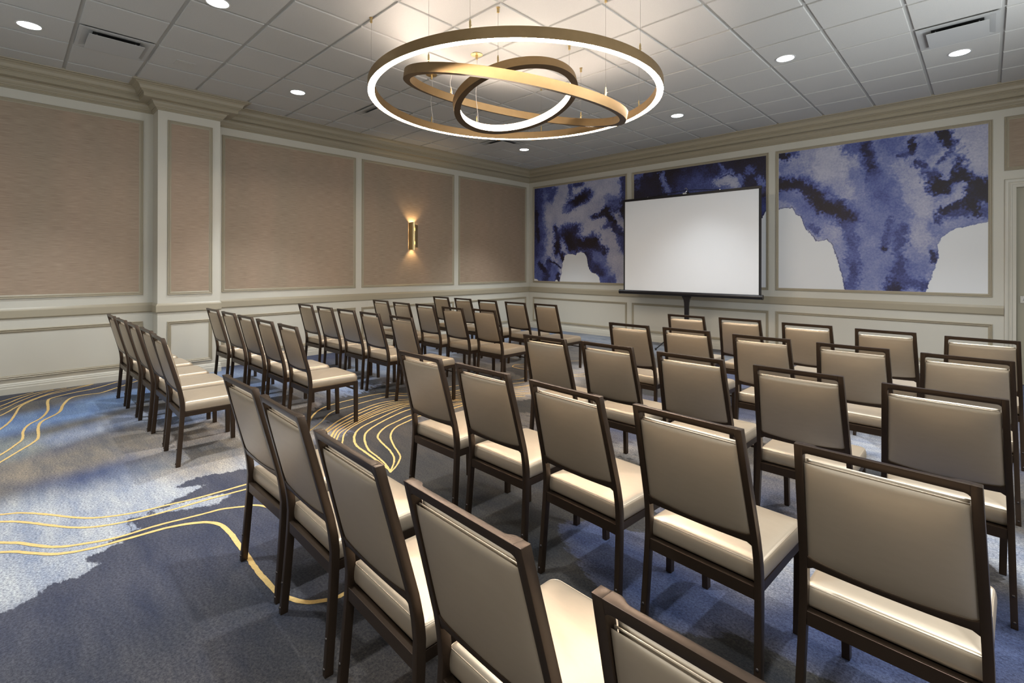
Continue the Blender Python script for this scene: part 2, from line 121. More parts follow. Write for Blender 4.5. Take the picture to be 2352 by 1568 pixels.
def tile_mat():
    m, nt, b = new_mat('acoustic_tile')
    b.inputs['Roughness'].default_value = .8
    tc = N(nt, 'ShaderNodeTexCoord')
    n1 = N(nt, 'ShaderNodeTexNoise'); n1.inputs['Scale'].default_value = 160; n1.inputs['Detail'].default_value = 2
    nt.links.new(tc.outputs['Object'], n1.inputs['Vector'])
    mx = N(nt, 'ShaderNodeMix', data_type='RGBA'); mx.inputs[6].default_value = (.50, .49, .455, 1); mx.inputs[7].default_value = (.60, .59, .555, 1)
    nt.links.new(n1.outputs['Fac'], mx.inputs[0]); nt.links.new(mx.outputs[2], b.inputs['Base Color'])
    bp = N(nt, 'ShaderNodeBump'); bp.inputs['Strength'].default_value = .15; bp.inputs['Distance'].default_value = .001
    nt.links.new(n1.outputs['Fac'], bp.inputs['Height']); nt.links.new(bp.outputs['Normal'], b.inputs['Normal'])
    return m
M['tile'] = tile_mat()

# ------------------------------------------------------------------ mesh helpers
class MB:
    def __init__(s): s.v = []; s.f = []; s.m = []
    def add(s, vs, fs, mi=0):
        o = len(s.v); s.v += [tuple(map(float, p)) for p in vs]; s.f += [tuple(o+i for i in f) for f in fs]; s.m += [mi]*len(fs)
    def box(s, a, b, mi=0):
        (x0, y0, z0), (x1, y1, z1) = a, b
        s.add([(x0,y0,z0),(x1,y0,z0),(x1,y1,z0),(x0,y1,z0),(x0,y0,z1),(x1,y0,z1),(x1,y1,z1),(x0,y1,z1)],
              [(0,3,2,1),(4,5,6,7),(0,1,5,4),(1,2,6,5),(2,3,7,6),(3,0,4,7)], mi)
    def loft(s, rings, closed=False, cap=True, mi=0):
        n = len(rings[0]); vs = [p for r in rings for p in r]; fs = []
        R = len(rings)
        for i in range(R if closed else R-1):
            for j in range(n):
                a = i*n+j; b = i*n+(j+1) % n; c = ((i+1) % R)*n+(j+1) % n; d = ((i+1) % R)*n+j
                fs.append((a, b, c, d))
        if cap and not closed:
            fs.append(tuple(range(n))[::-1]); fs.append(tuple((R-1)*n+j for j in range(n)))
        s.add(vs, fs, mi)
    def tube(s, p0, p1, r, n=12, r1=None, mi=0):
        p0 = Vector(p0); p1 = Vector(p1); d = (p1-p0).normalized(); r1 = r if r1 is None else r1
        u = d.orthogonal().normalized(); w = d.cross(u)
        s.loft([[p0+(u*math.cos(t)+w*math.sin(t))*r for t in [2*PI*k/n for k in range(n)]],
                [p1+(u*math.cos(t)+w*math.sin(t))*r1 for t in [2*PI*k/n for k in range(n)]]], mi=mi)
    def path(s, pts, r, n=8, mi=0):
        pts = [Vector(p) for p in pts]; rings = []
        u = None
        for i, p in enumerate(pts):
            d = (pts[min(i+1, len(pts)-1)]-pts[max(i-1, 0)]).normalized()
            u = d.orthogonal().normalized() if u is None else (u-d*u.dot(d)).normalized()
            w = d.cross(u)
            rings.append([p+(u*math.cos(t)+w*math.sin(t))*r for t in [2*PI*k/n for k in range(n)]])
        s.loft(rings, mi=mi)
    def lathe(s, prof, n=32, c=(0,0,0), mi=0, ring=False):
        rings = [[(c[0]+r*math.cos(2*PI*k/n), c[1]+r*math.sin(2*PI*k/n), c[2]+z) for k in range(n)] for r, z in prof]
        s.loft(rings, closed=ring, mi=mi)
    def build(s, name, mats, parent=None, smooth=None, bevel=None, merge=False):
        me = bpy.data.meshes.new(name); me.from_pydata(s.v, [], s.f)
        if not isinstance(mats, (list, tuple)): mats = [mats]
        for q in mats: me.materials.append(q)
        me.polygons.foreach_set('material_index', s.m)
        bm = bmesh.new(); bm.from_mesh(me)
        if merge: bmesh.ops.remove_doubles(bm, verts=bm.verts, dist=1e-5)
        bmesh.ops.recalc_face_normals(bm, faces=bm.faces)
        if bevel:
            es = [e for e in bm.edges if len(e.link_faces) == 2 and e.calc_face_angle(0) > .6]
            bmesh.ops.bevel(bm, geom=es, offset=bevel, segments=2, profile=.6, affect='EDGES', clamp_overlap=True)
        bm.to_mesh(me); bm.free()
        if smooth is not None:
            me.polygons.foreach_set('use_smooth', [True]*len(me.polygons))
            me.set_sharp_from_angle(angle=math.radians(smooth))
        o = bpy.data.objects.new(name, me); C.objects.link(o)
        if parent: o.parent = parent
        return o
def empty(name, loc, rz=0):
    o = bpy.data.objects.new(name, None); o.empty_display_size = .1; C.objects.link(o); o.location = loc; o.rotation_euler = (0, 0, rz); return o
def tag(o, label, cat, group=None, kind=None):
    if label: o['label'] = label
    if cat: o['category'] = cat
    if group: o['group'] = group
    if kind: o['kind'] = kind
    return o
def struct(o): o['kind'] = 'structure'; return o

# ------------------------------------------------------------------ noise for painted patterns (all in metres on the surface)
def vnoise(x, y, seed):
    xi = np.floor(x).astype(np.int64); yi = np.floor(y).astype(np.int64); fx = x-xi; fy = y-yi
    fx = fx*fx*(3-2*fx); fy = fy*fy*(3-2*fy)
    def h(a, b):
        n = (a*374761393+b*668265263+seed*2246822519) & 0xffffffff
        n = ((n ^ (n >> 13))*1274126177) & 0xffffffff
        return ((n ^ (n >> 16)) & 0xffff)/65535.*2-1
    return (h(xi, yi)*(1-fx)+h(xi+1, yi)*fx)*(1-fy)+(h(xi, yi+1)*(1-fx)+h(xi+1, yi+1)*fx)*fy
def fbm(x, y, sc, seed, octv=4, gain=.55):
    a = 1; t = 0; o = np.zeros_like(x)
    for k in range(octv):
        o += a*vnoise(x*sc+17.3*k, y*sc-9.1*k, seed+k); t += a; a *= gain; sc *= 2.03
    return o/t*1.6
def seg_dist(x, y, pts):
    d = np.full(x.shape, 1e9)
    if len(pts) == 1: return np.hypot(x-pts[0][0], y-pts[0][1])
    for (ax, ay), (bx, by) in zip(pts[:-1], pts[1:]):
        vx, vy = bx-ax, by-ay; L = vx*vx+vy*vy+1e-12
        t = np.clip(((x-ax)*vx+(y-ay)*vy)/L, 0, 1)
        d = np.minimum(d, np.hypot(x-ax-t*vx, y-ay-t*vy))
    return d
def poly_sd(x, y, pts):
    ins = np.zeros(x.shape, bool); n = len(pts)
    for i in range(n):
        ax, ay = pts[i]; bx, by = pts[(i+1) % n]
        c = ((ay > y) != (by > y)) & (x < (bx-ax)*(y-ay)/((by-ay) if abs(by-ay) > 1e-12 else 1e-12)+ax)
        ins ^= c
    d = seg_dist(x, y, list(pts)+[pts[0]])
    return np.where(ins, -d, d)
def smooth01(t):
    t = np.clip(t, 0, 1); return t*t*(3-2*t)

# ------------------------------------------------------------------ murals
def mural_mat():
    m, nt, b = new_mat('watercolour_print')
    b.inputs['Roughness'].default_value = .5
    at = N(nt, 'ShaderNodeAttribute', attribute_name='ink')
    sep = N(nt, 'ShaderNodeSeparateColor'); nt.links.new(at.outputs['Color'], sep.inputs[0])
    tc = N(nt, 'ShaderNodeTexCoord')
    n1 = N(nt, 'ShaderNodeTexNoise'); n1.inputs['Scale'].default_value = 38; n1.inputs['Detail'].default_value = 6; n1.inputs['Roughness'].default_value = .72
    nt.links.new(tc.outputs['Object'], n1.inputs['Vector'])
    def math_(op, a, b_, clamp=False):
        n = N(nt, 'ShaderNodeMath', operation=op); n.use_clamp = clamp
        for i, q in enumerate((a, b_)):
            if isinstance(q, (int, float)): n.inputs[i].default_value = q
            else: nt.links.new(q, n.inputs[i])
        return n.outputs[0]
    g = math_('MULTIPLY', math_('SUBTRACT', n1.outputs['Fac'], .5), .52)
    dens = math_('ADD', sep.outputs[0], g, True)
    cr = N(nt, 'ShaderNodeValToRGB'); r = cr.color_ramp
    stops = [(0, (.50, .49, .57)), (.14, (.37, .37, .49)), (.30, (.205, .23, .42)), (.48, (.095, .12, .32)), (.64, (.042, .05, .17)), (.80, (.018, .015, .05)), (1, (.012, .0055, .009))]
    r.elements[0].position = 0; r.elements[0].color = (*stops[0][1], 1); r.elements[1].position = 1; r.elements[1].color = (*stops[-1][1], 1)
    for p, c in stops[1:-1]:
        e = r.elements.new(p); e.color = (*c, 1)
    nt.links.new(dens, cr.inputs[0])
    # deckle edge of the unpainted paper: attribute G is the signed distance (0.5 = edge)
    n2 = N(nt, 'ShaderNodeTexNoise'); n2.inputs['Scale'].default_value = 30; n2.inputs['Detail'].default_value = 5; n2.inputs['Roughness'].default_value = .7
    nt.links.new(tc.outputs['Object'], n2.inputs['Vector'])
    ed = math_('ADD', sep.outputs[1], math_('MULTIPLY', math_('SUBTRACT', n2.outputs['Fac'], .5), .10))
    w = math_('MULTIPLY', math_('SUBTRACT', ed, .5), 60., True)
    ln = math_('SUBTRACT', 1., math_('MULTIPLY', math_('ABSOLUTE', math_('SUBTRACT', ed, .485), 0), 60.), True)
    ln2 = math_('MULTIPLY', ln, sep.outputs[2], True)
    mx0 = N(nt, 'ShaderNodeMix', data_type='RGBA'); mx0.inputs[7].default_value = (.02, .012, .03, 1)
    nt.links.new(ln2, mx0.inputs[0]); nt.links.new(cr.outputs[0], mx0.inputs[6])
    mx = N(nt, 'ShaderNodeMix', data_type='RGBA'); mx.inputs[7].default_value = (.74, .735, .72, 1)
    nt.links.new(w, mx.inputs[0]); nt.links.new(mx0.outputs[2], mx.inputs[6]); nt.links.new(mx.outputs[2], b.inputs['Base Color'])
    return m
M['mural'] = mural_mat()
def mural(name, x0, x1, z0, z1, data, seed, label):
    st = .0065
    nx = int((x1-x0)/st); nz = int((z1-z0)/st)
    X, Zc = np.meshgrid(np.linspace(x0, x1, nx), np.linspace(z0, z1, nz))
    d = np.full(X.shape, .10)
    wx = fbm(X, Zc, 3.2, seed, 5); wz = fbm(X, Zc, 3.2, seed+50, 5)
    fx = fbm(X, Zc, 14., seed+90, 4, .7); fz = fbm(X, Zc, 14., seed+120, 4, .7)
    gx = fbm(X, Zc, 42., seed+150, 2); gz = fbm(X, Zc, 42., seed+160, 2)
    for pts, r, den, op in data['s']:
        k = min(r, .16)
        xx = X+wx*k*.34+fx*k*.40+gx*min(k, .06)*.5; zz = Zc+wz*k*.34+fz*k*.40+gz*min(k, .06)*.5
        dist = seg_dist(xx, zz, pts)
        a = op*smooth01(1.30-dist/r*.86)
        d = d*(1-a)+den*a
    d += .09*fbm(X, Zc, 5., seed+7, 5)
    sd = np.full(X.shape, 1e9)
    for p in data['w']:
        sd = np.minimum(sd, poly_sd(X+fx*.012, Zc+fz*.012, p))
    G = np.clip(.5-sd/.4, 0, 1)
    lineness = np.where(X < (x0+x1)/2+.2, .9, .25)
    zb = np.zeros(X.size)
    V = np.stack([X.ravel(), np.full(X.size, -.004), Zc.ravel()], -1)
    i = np.arange(nz-1)[:, None]*nx+np.arange(nx-1)[None]
    F = np.stack([i, i+1, i+nx+1, i+nx], -1).reshape(-1, 4)
    # edge thickness: back rectangle
    me = bpy.data.meshes.new(name)
    n0 = len(V)
    back = np.array([(x0, -.0005, z0), (x1, -.0005, z0), (x1, -.0005, z1), (x0, -.0005, z1)])
    V = np.concatenate([V, back]); F = np.concatenate([F, [[n0+3, n0+2, n0+1, n0]]])
    me.from_pydata(V.tolist(), [], F.tolist())
    at = me.color_attributes.new('ink', 'FLOAT_COLOR', 'POINT')
    col = np.ones((len(V), 4), np.float32); col[:n0, 0] = np.clip(d, 0, 1).ravel(); col[:n0, 1] = G.ravel(); col[:n0, 2] = lineness.ravel()
    at.data.foreach_set('color', col.ravel())
    me.materials.append(M['mural'])
    o = bpy.data.objects.new(name, me); C.objects.link(o)
    tag(o, label, 'wall art', 'ink wash murals on the front wall')
    return o
mural('wall_mural', .175, 2.595, 1.102, 3.251, MURALS[0], 11, 'ink-blue watercolour mural panel nearest the room corner, with white arch shape at its bottom')
mural('wall_mural', 2.792, 5.208, 1.102, 3.251, MURALS[1], 23, 'very dark indigo watercolour mural panel mostly hidden behind the projection screen')
mural('wall_mural', 5.398, 7.810, 1.102, 3.251, MURALS[2], 37, 'large blue and black watercolour mural panel beside the door, white at both lower corners')

# ------------------------------------------------------------------ carpet floor
def carpet_mat():
    m, nt, b = new_mat('patterned_carpet')
    b.inputs['Roughness'].default_value = .9; b.inputs['Specular IOR Level'].default_value = .15
    b.inputs['Sheen Weight'].default_value = .08; b.inputs['Sheen Roughness'].default_value = .5
    def at(nm): return N(nt, 'ShaderNodeAttribute', attribute_name=nm)
    def math_(op, a, b_, clamp=False):
        n = N(nt, 'ShaderNodeMath', operation=op); n.use_clamp = clamp
        for i, q in enumerate((a, b_)):
            if isinstance(q, (int, float)): n.inputs[i].default_value = q
            else: nt.links.new(q, n.inputs[i])
        return n.outputs[0]
    L = at('light_dye'); D = at('dark_dye'); K = at('dye_mask')
    tc = N(nt, 'ShaderNodeTexCoord')
    mp = N(nt, 'ShaderNodeMapping'); mp.inputs['Rotation'].default_value = (0, 0, math.radians(-20)); mp.inputs['Scale'].default_value = (7, 22, 7)
    nt.links.new(tc.outputs['Object'], mp.inputs['Vector'])
    n1 = N(nt, 'ShaderNodeTexNoise'); n1.inputs['Scale'].default_value = 1.; n1.inputs['Detail'].default_value = 7; n1.inputs['Roughness'].default_value = .75
    nt.links.new(mp.outputs['Vector'], n1.inputs['Vector'])
    k = math_('ADD', K.outputs['Fac'], math_('MULTIPLY', math_('SUBTRACT', n1.outputs['Fac'], .5), 1.0))
    k = math_('ADD', math_('MULTIPLY', math_('SUBTRACT', k, .5), 12.), .5, True)
    mx = N(nt, 'ShaderNodeMix', data_type='RGBA'); nt.links.new(k, mx.inputs[0]); nt.links.new(L.outputs['Color'], mx.inputs[6]); nt.links.new(D.outputs['Color'], mx.inputs[7])
    # brushed mottling
    mp2 = N(nt, 'ShaderNodeMapping'); mp2.inputs['Rotation'].default_value = (0, 0, math.radians(-20)); mp2.inputs['Scale'].default_value = (2.2, 8, 2)
    nt.links.new(tc.outputs['Object'], mp2.inputs['Vector'])
    n2 = N(nt, 'ShaderNodeTexNoise'); n2.inputs['Scale'].default_value = 1.; n2.inputs['Detail'].default_value = 6; n2.inputs['Roughness'].default_value = .65
    nt.links.new(mp2.outputs['Vector'], n2.inputs['Vector'])
    cr = N(nt, 'ShaderNodeValToRGB'); e = cr.color_ramp.elements; e[0].position = .28; e[0].color = (.60, .64, .78, 1); e[1].position = .72; e[1].color = (1.48, 1.34, 1.14, 1)
    nt.links.new(n2.outputs['Fac'], cr.inputs[0])
    m1 = N(nt, 'ShaderNodeMix', data_type='RGBA', blend_type='MULTIPLY'); m1.inputs[0].default_value = 1
    nt.links.new(mx.outputs[2], m1.inputs[6]); nt.links.new(cr.outputs[0], m1.inputs[7])
    n3 = N(nt, 'ShaderNodeTexNoise'); n3.inputs['Scale'].default_value = 95.; n3.inputs['Detail'].default_value = 3; n3.inputs['Roughness'].default_value = .8
    nt.links.new(tc.outputs['Object'], n3.inputs['Vector'])
    cr3 = N(nt, 'ShaderNodeValToRGB'); e = cr3.color_ramp.elements; e[0].position = .36; e[0].color = (.52, .52, .56, 1); e[1].position = .66; e[1].color = (1.7, 1.64, 1.5, 1)
    nt.links.new(n3.outputs['Fac'], cr3.inputs[0])
    m2 = N(nt, 'ShaderNodeMix', data_type='RGBA', blend_type='MULTIPLY'); m2.inputs[0].default_value = 1
    nt.links.new(m1.outputs[2], m2.inputs[6]); nt.links.new(cr3.outputs[0], m2.inputs[7])
    nt.links.new(m2.outputs[2], b.inputs['Base Color'])
    n4 = N(nt, 'ShaderNodeTexNoise'); n4.inputs['Scale'].default_value = 320.; n4.inputs['Detail'].default_value = 2
    nt.links.new(tc.outputs['Object'], n4.inputs['Vector'])
    bp = N(nt, 'ShaderNodeBump'); bp.inputs['Strength'].default_value = .5; bp.inputs['Distance'].default_value = .004
    nt.links.new(n4.outputs['Fac'], bp.inputs['Height']); nt.links.new(bp.outputs['Normal'], b.inputs['Normal'])
    return m
M['carpet'] = carpet_mat()
M['gold'] = simple('gold_yarn', (.56, .375, .145), .9, spec=.1, bump=(320, .5, .003), var=(90, .22))
def catmull(pts, step=.05):
    P = [pts[0]]+list(pts)+[pts[-1]]; out = []
    for i in range(1, len(P)-2):
        p0, p1, p2, p3 = [np.array(q, float) for q in P[i-1:i+3]]
        n = max(2, int(np.hypot(*(p2-p1))/step))
        for k in range(n):
            t = k/n
            out.append(.5*((2*p1)+(p2-p0)*t+(2*p0-5*p1+4*p2-p3)*t*t+(3*p1-p0-3*p2+p3)*t**3))
    out.append(np.array(P[-2], float)); return np.array(out)
def build_floor():
    st = .032; nx = int(RX/st); ny = int(-RY/st)
    X, Y = np.meshgrid(np.linspace(0, RX, nx), np.linspace(RY, 0, ny))
    wx = fbm(X, Y, .9, 5, 4); wy = fbm(X, Y, .9, 6, 4)
    xx = X+wx*.16; yy = Y+wy*.16
    base = np.array((.20, .22, .26)); bl = np.array((.046, .060, .115)); be = np.array((.085, .080, .074))
    t = smooth01(.5+.9*fbm(X, Y, .55, 31, 3))[..., None]
    L = bl*(1-t)+be*t
    for pts, r, col, op in CARPET:
        a = op*smooth01(1.3-seg_dist(xx, yy, pts)/r*.8)[..., None]
        L = L*(1-a)+np.array(col)*a
    t = smooth01(.5+1.1*fbm(X, Y, .8, 77, 3))[..., None]
    near = (smooth01((6.0-X)/1.2+.4*fbm(X, Y, .6, 55, 3))*smooth01((-7.0-Y)/.7))[..., None]       # the dyed slate runs bluer towards the left of the room
    cA = np.array((.027, .027, .027)); cB = np.array((.038, .035, .034)); cC = np.array((.035, .041, .068))
    D = (cA*(1-t)+cB*t)*(1-near*.75)+cC*near*.75
    K = np.full(X.shape, .30)+.22*fbm(X, Y, .7, 91, 3)
    K = np.minimum(K, .42)
    for pts, r, v in DARK:
        a = smooth01(1.35-seg_dist(xx, yy, pts)/r*.85)
        K = K*(1-a)+(.5+.5*v)*a
    for pts, r, col, op in CARPET[:3]:
        K = K*(1-.9*smooth01(1.5-seg_dist(xx, yy, pts)/r*.8))
    sd = poly_sd(X+wx*.03, Y+wy*.03, DARK_POLY)
    a = smooth01(.5-sd/.22); K = K*(1-a)+1.*a
    inter = smooth01(.5-sd/.22)
    for pts, r, col, op in CARPET[15:]:           # pale and blue islands inside the dark field
        q = smooth01(1.25-seg_dist(xx, yy, pts)/r*.85); K = K*(1-q)
    V = np.stack([X.ravel(), Y.ravel(), np.zeros(X.size)], -1)
    i = np.arange(ny-1)[:, None]*nx+np.arange(nx-1)[None]
    F = np.stack([i, i+1, i+nx+1, i+nx], -1).reshape(-1, 4)
    nF = len(F); n0 = len(V); VV = [V]; FF = [F]; off = n0
    rng = np.random.RandomState(3)
    for li, ln in enumerate(GOLD):
        p = catmull(ln, .02)
        ok = (p[:, 0] > .03) & (p[:, 0] < RX-.05) & (p[:, 1] < -.05) & (p[:, 1] > RY+.05)
        p = p[ok]
        if len(p) < 3: continue
        d = np.gradient(p, axis=0); d /= np.linalg.norm(d, axis=1)[:, None]+1e-9
        nrm = np.stack([-d[:, 1], d[:, 0]], -1)
        s = np.cumsum(np.r_[0, np.hypot(*(np.diff(p, axis=0).T))])
        w = (.0106 if li < 7 else .0076)+.0018*np.sin(s*1.3+rng.rand()*6)
        e1 = w+rng.randn(len(p))*.0009; e2 = w+rng.randn(len(p))*.0009
        a = p+nrm*e1[:, None]; b = p-nrm*e2[:, None]; m = len(p)
        z = np.full((m, 1), .0014+.00018*(li % 6))
        VV.append(np.concatenate([np.c_[a, z], np.c_[b, z]])); j = np.arange(m-1)
        FF.append(np.stack([off+j, off+m+j, off+m+j+1, off+j+1], -1)); off += 2*m
    V = np.concatenate(VV); F = np.concatenate(FF)
    me = bpy.data.meshes.new('floor'); me.from_pydata(V.tolist(), [], F.tolist())
    me.materials.append(M['carpet']); me.materials.append(M['gold'])
    mi = np.zeros(len(F), np.int32); mi[nF:] = 1; me.polygons.foreach_set('material_index', mi)
    def attr(nm, arr):
        a = me.color_attributes.new(nm, 'FLOAT_COLOR', 'POINT'); c = np.ones((len(V), 4), np.float32)
        c[:n0, :3] = arr.reshape(n0, -1); a.data.foreach_set('color', c.ravel())
    attr('light_dye', L); attr('dark_dye', D)
    a = me.attributes.new('dye_mask', 'FLOAT', 'POINT'); k = np.zeros(len(V), np.float32); k[:n0] = K.ravel(); a.data.foreach_set('value', k)
    o = bpy.data.objects.new('floor', me); C.objects.link(o); return struct(o)
build_floor()

# ------------------------------------------------------------------ room shell
PX, PY0, PY1 = .29, -7.30, -6.60       # pilaster
DX0, DX1, DZ = 8.06, 8.98, 2.42        # door opening
b = MB(); b.box((-.15, RY-.15, 0), (0, .15, H+.1)); b.box((0, PY0, 0), (PX, PY1, H)); struct(b.build('wall_left', M['paint'], merge=False))
b = MB(); b.box((0, 0, 0), (DX0, .15, H+.1)); b.box((DX0, 0, DZ), (DX1, .15, H+.1)); b.box((DX1, 0, 0), (RX+.15, .15, H+.1)); struct(b.build('wall_front', M['paint']))
def holed(name, F, u0, u1, holes):
    b = MB(); z0, z1 = WZ
    def bx(a0, a1, c0, c1):
        p = F(a0, c0, 0); q = F(a1, c1, -.15); b.box([min(i, j) for i, j in zip(p, q)], [max(i, j) for i, j in zip(p, q)])
    bx(u0, u1, 0, z0); bx(u0, u1, z1, H+.1); e = [u0]+[t for h in holes for t in h]+[u1]
    for k in range(0, len(e), 2): bx(e[k], e[k+1], z0, z1)
    return struct(b.build(name, M['paint']))
WZ = (1.0, 3.1)
WR = [(-9.6, -8.0), (-7.0, -5.4), (-4.4, -2.8)]; WB = [(1.6, 3.2), (5.6, 7.2)]  # unseen windows, added so that their area lights fill the room
FR = lambda u, v, h: (RX-h, u, v)
FB = lambda u, v, h: (u, RY+h, v)
holed('wall_right', FR, RY-.15, 0, WR); holed('wall_back', FB, 0, RX, WB)
wn = [1]
for F, hs, pw, rot in ((FR, WR, PWR_R, (0, math.radians(90), 0)), (FB, WB, PWR_B, (math.radians(90), 0, 0))):
    for u0, u1 in hs:
        b = MB(); fr_ = [(-.07,0),(-.07,.03),(-.02,.03),(0,.015),(.03,.012),(.03,-.10),(0,-.10)]
        rg = [[F(cu+su*o, cv+sv*o, h_) for o, h_ in fr_] for cu, cv, su, sv in ((u0, WZ[0], 1, 1), (u1, WZ[0], -1, 1), (u1, WZ[1], -1, -1), (u0, WZ[1], 1, -1))]
        b.loft(rg, closed=True); wo = struct(b.build('window_%d' % wn[0], M['trim'])); 
        p = F((u0+u1)/2-.02, WZ[0], -.02); q = F((u0+u1)/2+.02, WZ[1], -.08); b = MB(); b.box([min(i, j) for i, j in zip(p, q)], [max(i, j) for i, j in zip(p, q)]); b.build('mullion', M['trim'], wo)
        p = F(u0+.02, WZ[0]+.02, -.09); q = F(u1-.02, WZ[1]-.02, -.095); b = MB(); b.box([min(i, j) for i, j in zip(p, q)], [max(i, j) for i, j in zip(p, q)]); b.build('pane', M['glass'], wo)
        ld = bpy.data.lights.new('window_fill', 'AREA'); ld.shape = 'RECTANGLE'; ld.size = 1.5; ld.size_y = 2.0  # soft fill light added in the opening, standing in for daylight
        if F is FR: ld.size, ld.size_y = 2.0, 1.5
        ld.energy = pw*(2.0 if F is FR and u0 > -5 else 1.); ld.color = (.86, .93, 1.)
        lo = bpy.data.objects.new('window_fill', ld); C.objects.link(lo); lo.location = F((u0+u1)/2, sum(WZ)/2, -.005); lo.rotation_euler = rot
        wn[0] += 1

def sweep(name, path, prof, mat, closed=False):
    """path in plan (room on its right-hand side), prof = [(out, z)...] closed outline"""
    P = [Vector((x, y)) for x, y in path]; n = len(P); rings = []
    def nrm(a, b_): d = (b_-a).normalized(); return Vector((d.y, -d.x))
    for i in range(n):
        na = nrm(P[i-1], P[i]) if i else nrm(P[0], P[1]); nb = nrm(P[i], P[i+1]) if i < n-1 else na
        if i == 0: na = nb
        m = (na+nb)/(1+na.dot(nb))
        rings.append([(P[i].x+m.x*o, P[i].y+m.y*o, z) for o, z in prof])
    b = MB(); b.loft(rings); return struct(b.build(name, mat))
crown = [(0,3.400),(.009,3.402),(.013,3.408),(.012,3.416),(.020,3.418),(.024,3.424),(.023,3.432),(.034,3.433),(.037,3.442),(.046,3.451),(.056,3.464),(.062,3.478),(.064,3.487),(.076,3.488),(.080,3.493),(.079,3.500),(.088,3.500),
         (.168,3.500),(.172,3.505),(.172,3.543),(.181,3.545),(.184,3.551),(.182,3.556),(.195,3.557),(.199,3.563),(.197,3.570),(.206,3.573),(.214,3.582),(.219,3.595),(.224,3.610),(.236,3.624),(.250,3.632),(.262,3.636),(.266,3.642),(.280,3.644),(.296,3.646),(.300,H+.02),(0,H+.02)]
wl = [(0, RY), (0, PY0), (PX, PY0), (PX, PY1), (0, PY1), (0, 0), (RX, 0), (RX, RY), (0, RY)]
sweep('trim_1', wl[:-1]+[(RX, RY)][:0], crown, M['trim'])
rail = [(0,.832),(.010,.836),(.013,.843),(.017,.850),(.018,.926),(.015,.934),(.010,.944),(.004,.952),(0,.958)]
sweep('trim_2', wl[:6]+[(7.952, 0)], rail, M['trim'])
base = [(0,0),(.0165,0),(.016,.066),(.0125,.074),(.0125,.094),(.0085,.100),(.0085,.110),(.003,.120),(0,.122)]
sweep('baseboard_left', wl[:6], base, M['paint'])
sweep('baseboard_front', [(0, 0), (7.952, 0)], base, M['paint'])
sweep('baseboard_right', [(RX, 0), (RX, RY)], base, M['paint'])
sweep('baseboard_back', [(RX, RY), (0, RY)], base, M['paint'])

MP = [(0,0),(0,.010),(.003,.0155),(.008,.0165),(.012,.013),(.014,.008),(.0185,.0075),(.021,.012),(.026,.013),(.030,.0095),(.0315,.006),(.0375,.0055),(.042,.003),(.042,0)]
def frame_mesh(b, F, u0, u1, v0, v1, prof=MP):
    rings = []
    for (cu, cv, su, sv) in [(u0, v0, 1, 1), (u1, v0, -1, 1), (u1, v1, -1, -1), (u0, v1, 1, -1)]:
        rings.append([F(cu+su*o, cv+sv*o, h) for o, h in prof])
    b.loft(rings, closed=True)
FL = lambda x0: (lambda u, v, h: (x0+h, u, v))         # left wall: u = y
FF_ = lambda u, v, h: (u, -h, v)                        # front wall: u = x
FR = lambda u, v, h: (RX-h, u, v)
FB = lambda u, v, h: (u, RY+h, v)
ZT, ZB, LT, LB = 3.293, 1.060, .722, .166
tn = [3]
def moulding(F, u0, u1, v0, v1):
    b = MB(); frame_mesh(b, F, u0, u1, v0, v1); o = struct(b.build('trim_%d' % tn[0], M['trim'])); tn[0] += 1; return o
def paper(F, u0, u1, v0, v1, par):
    b = MB(); m = .040
    q = [F(u0+m, v0+m, .0), F(u1-m, v0+m, .0), F(u1-m, v1-m, .0), F(u0+m, v1-m, .0)]
    r = [F(u0+m, v0+m, .0025), F(u1-m, v0+m, .0025), F(u1-m, v1-m, .0025), F(u0+m, v1-m, .0025)]
    b.loft([q, r]); o = b.build('wallpaper_panel', M['paper'], par); return o
def bay(F, u0, u1, pap=True, lower=True, zt=ZT):
    t = moulding(F, u0, u1, ZB, zt)
    if pap: paper(F, u0, u1, ZB, zt, t)
    if lower: moulding(F, u0, u1, LB, LT)
bay(FL(0), -9.60, -7.404)
bay(FL(PX), -7.198, -6.692)
bay(FL(0), -6.500, -4.446)
bay(FL(0), -4.334, -2.280)
bay(FL(0), -2.162, -.105)
for u0, u1 in ((.133, 2.637), (2.750, 5.250), (5.356, 7.852)): bay(FF_, u0, u1, pap=False)
t = moulding(FF_, 7.955, 9.09, 2.634, 3.302); paper(FF_, 7.955, 9.09, 2.634, 3.302, t)

# ceiling: grid plane and dropped tegular tiles in one mesh
T = .6096; XS = [.589-T]+[.589+T*i for i in range(15)]; YS = [-(.867-T)]+[-(.867+T*i) for i in range(17)]
VENTS = [(1.504, -7.877, 90), (7.5995, -2.39, 0), (1.504, -4.829, 90), (1.504, -2.39, 90)]
b = MB(); b.box((0, RY, H+.016), (RX, 0, H+.1), 1)
g = .0155
for x in XS:
    for y in YS:
        x0, x1, y1, y0 = x+g, x+T-g, y-g, y-T+g
        x0 = max(x0, .02); x1 = min(x1, RX-.02); y1 = min(y1, -.02); y0 = max(y0, RY+.02)
        if x1-x0 < .05 or y1-y0 < .05: continue
        if any(abs((x+T/2)-vx) < .1 and abs((y-T/2)-vy) < .1 for vx, vy, _ in VENTS): continue
        e = .003
        b.loft([[(x0,y0,H+.0158),(x1,y0,H+.0158),(x1,y1,H+.0158),(x0,y1,H+.0158)],
                [(x0,y0,H+e),(x1,y0,H+e),(x1,y1,H+e),(x0,y1,H+e)],
                [(x0+e,y0+e,H),(x1-e,y0+e,H),(x1-e,y1-e,H),(x0+e,y1-e,H)]], mi=0)
struct(b.build('ceiling', [M['tile'], M['grid']]))

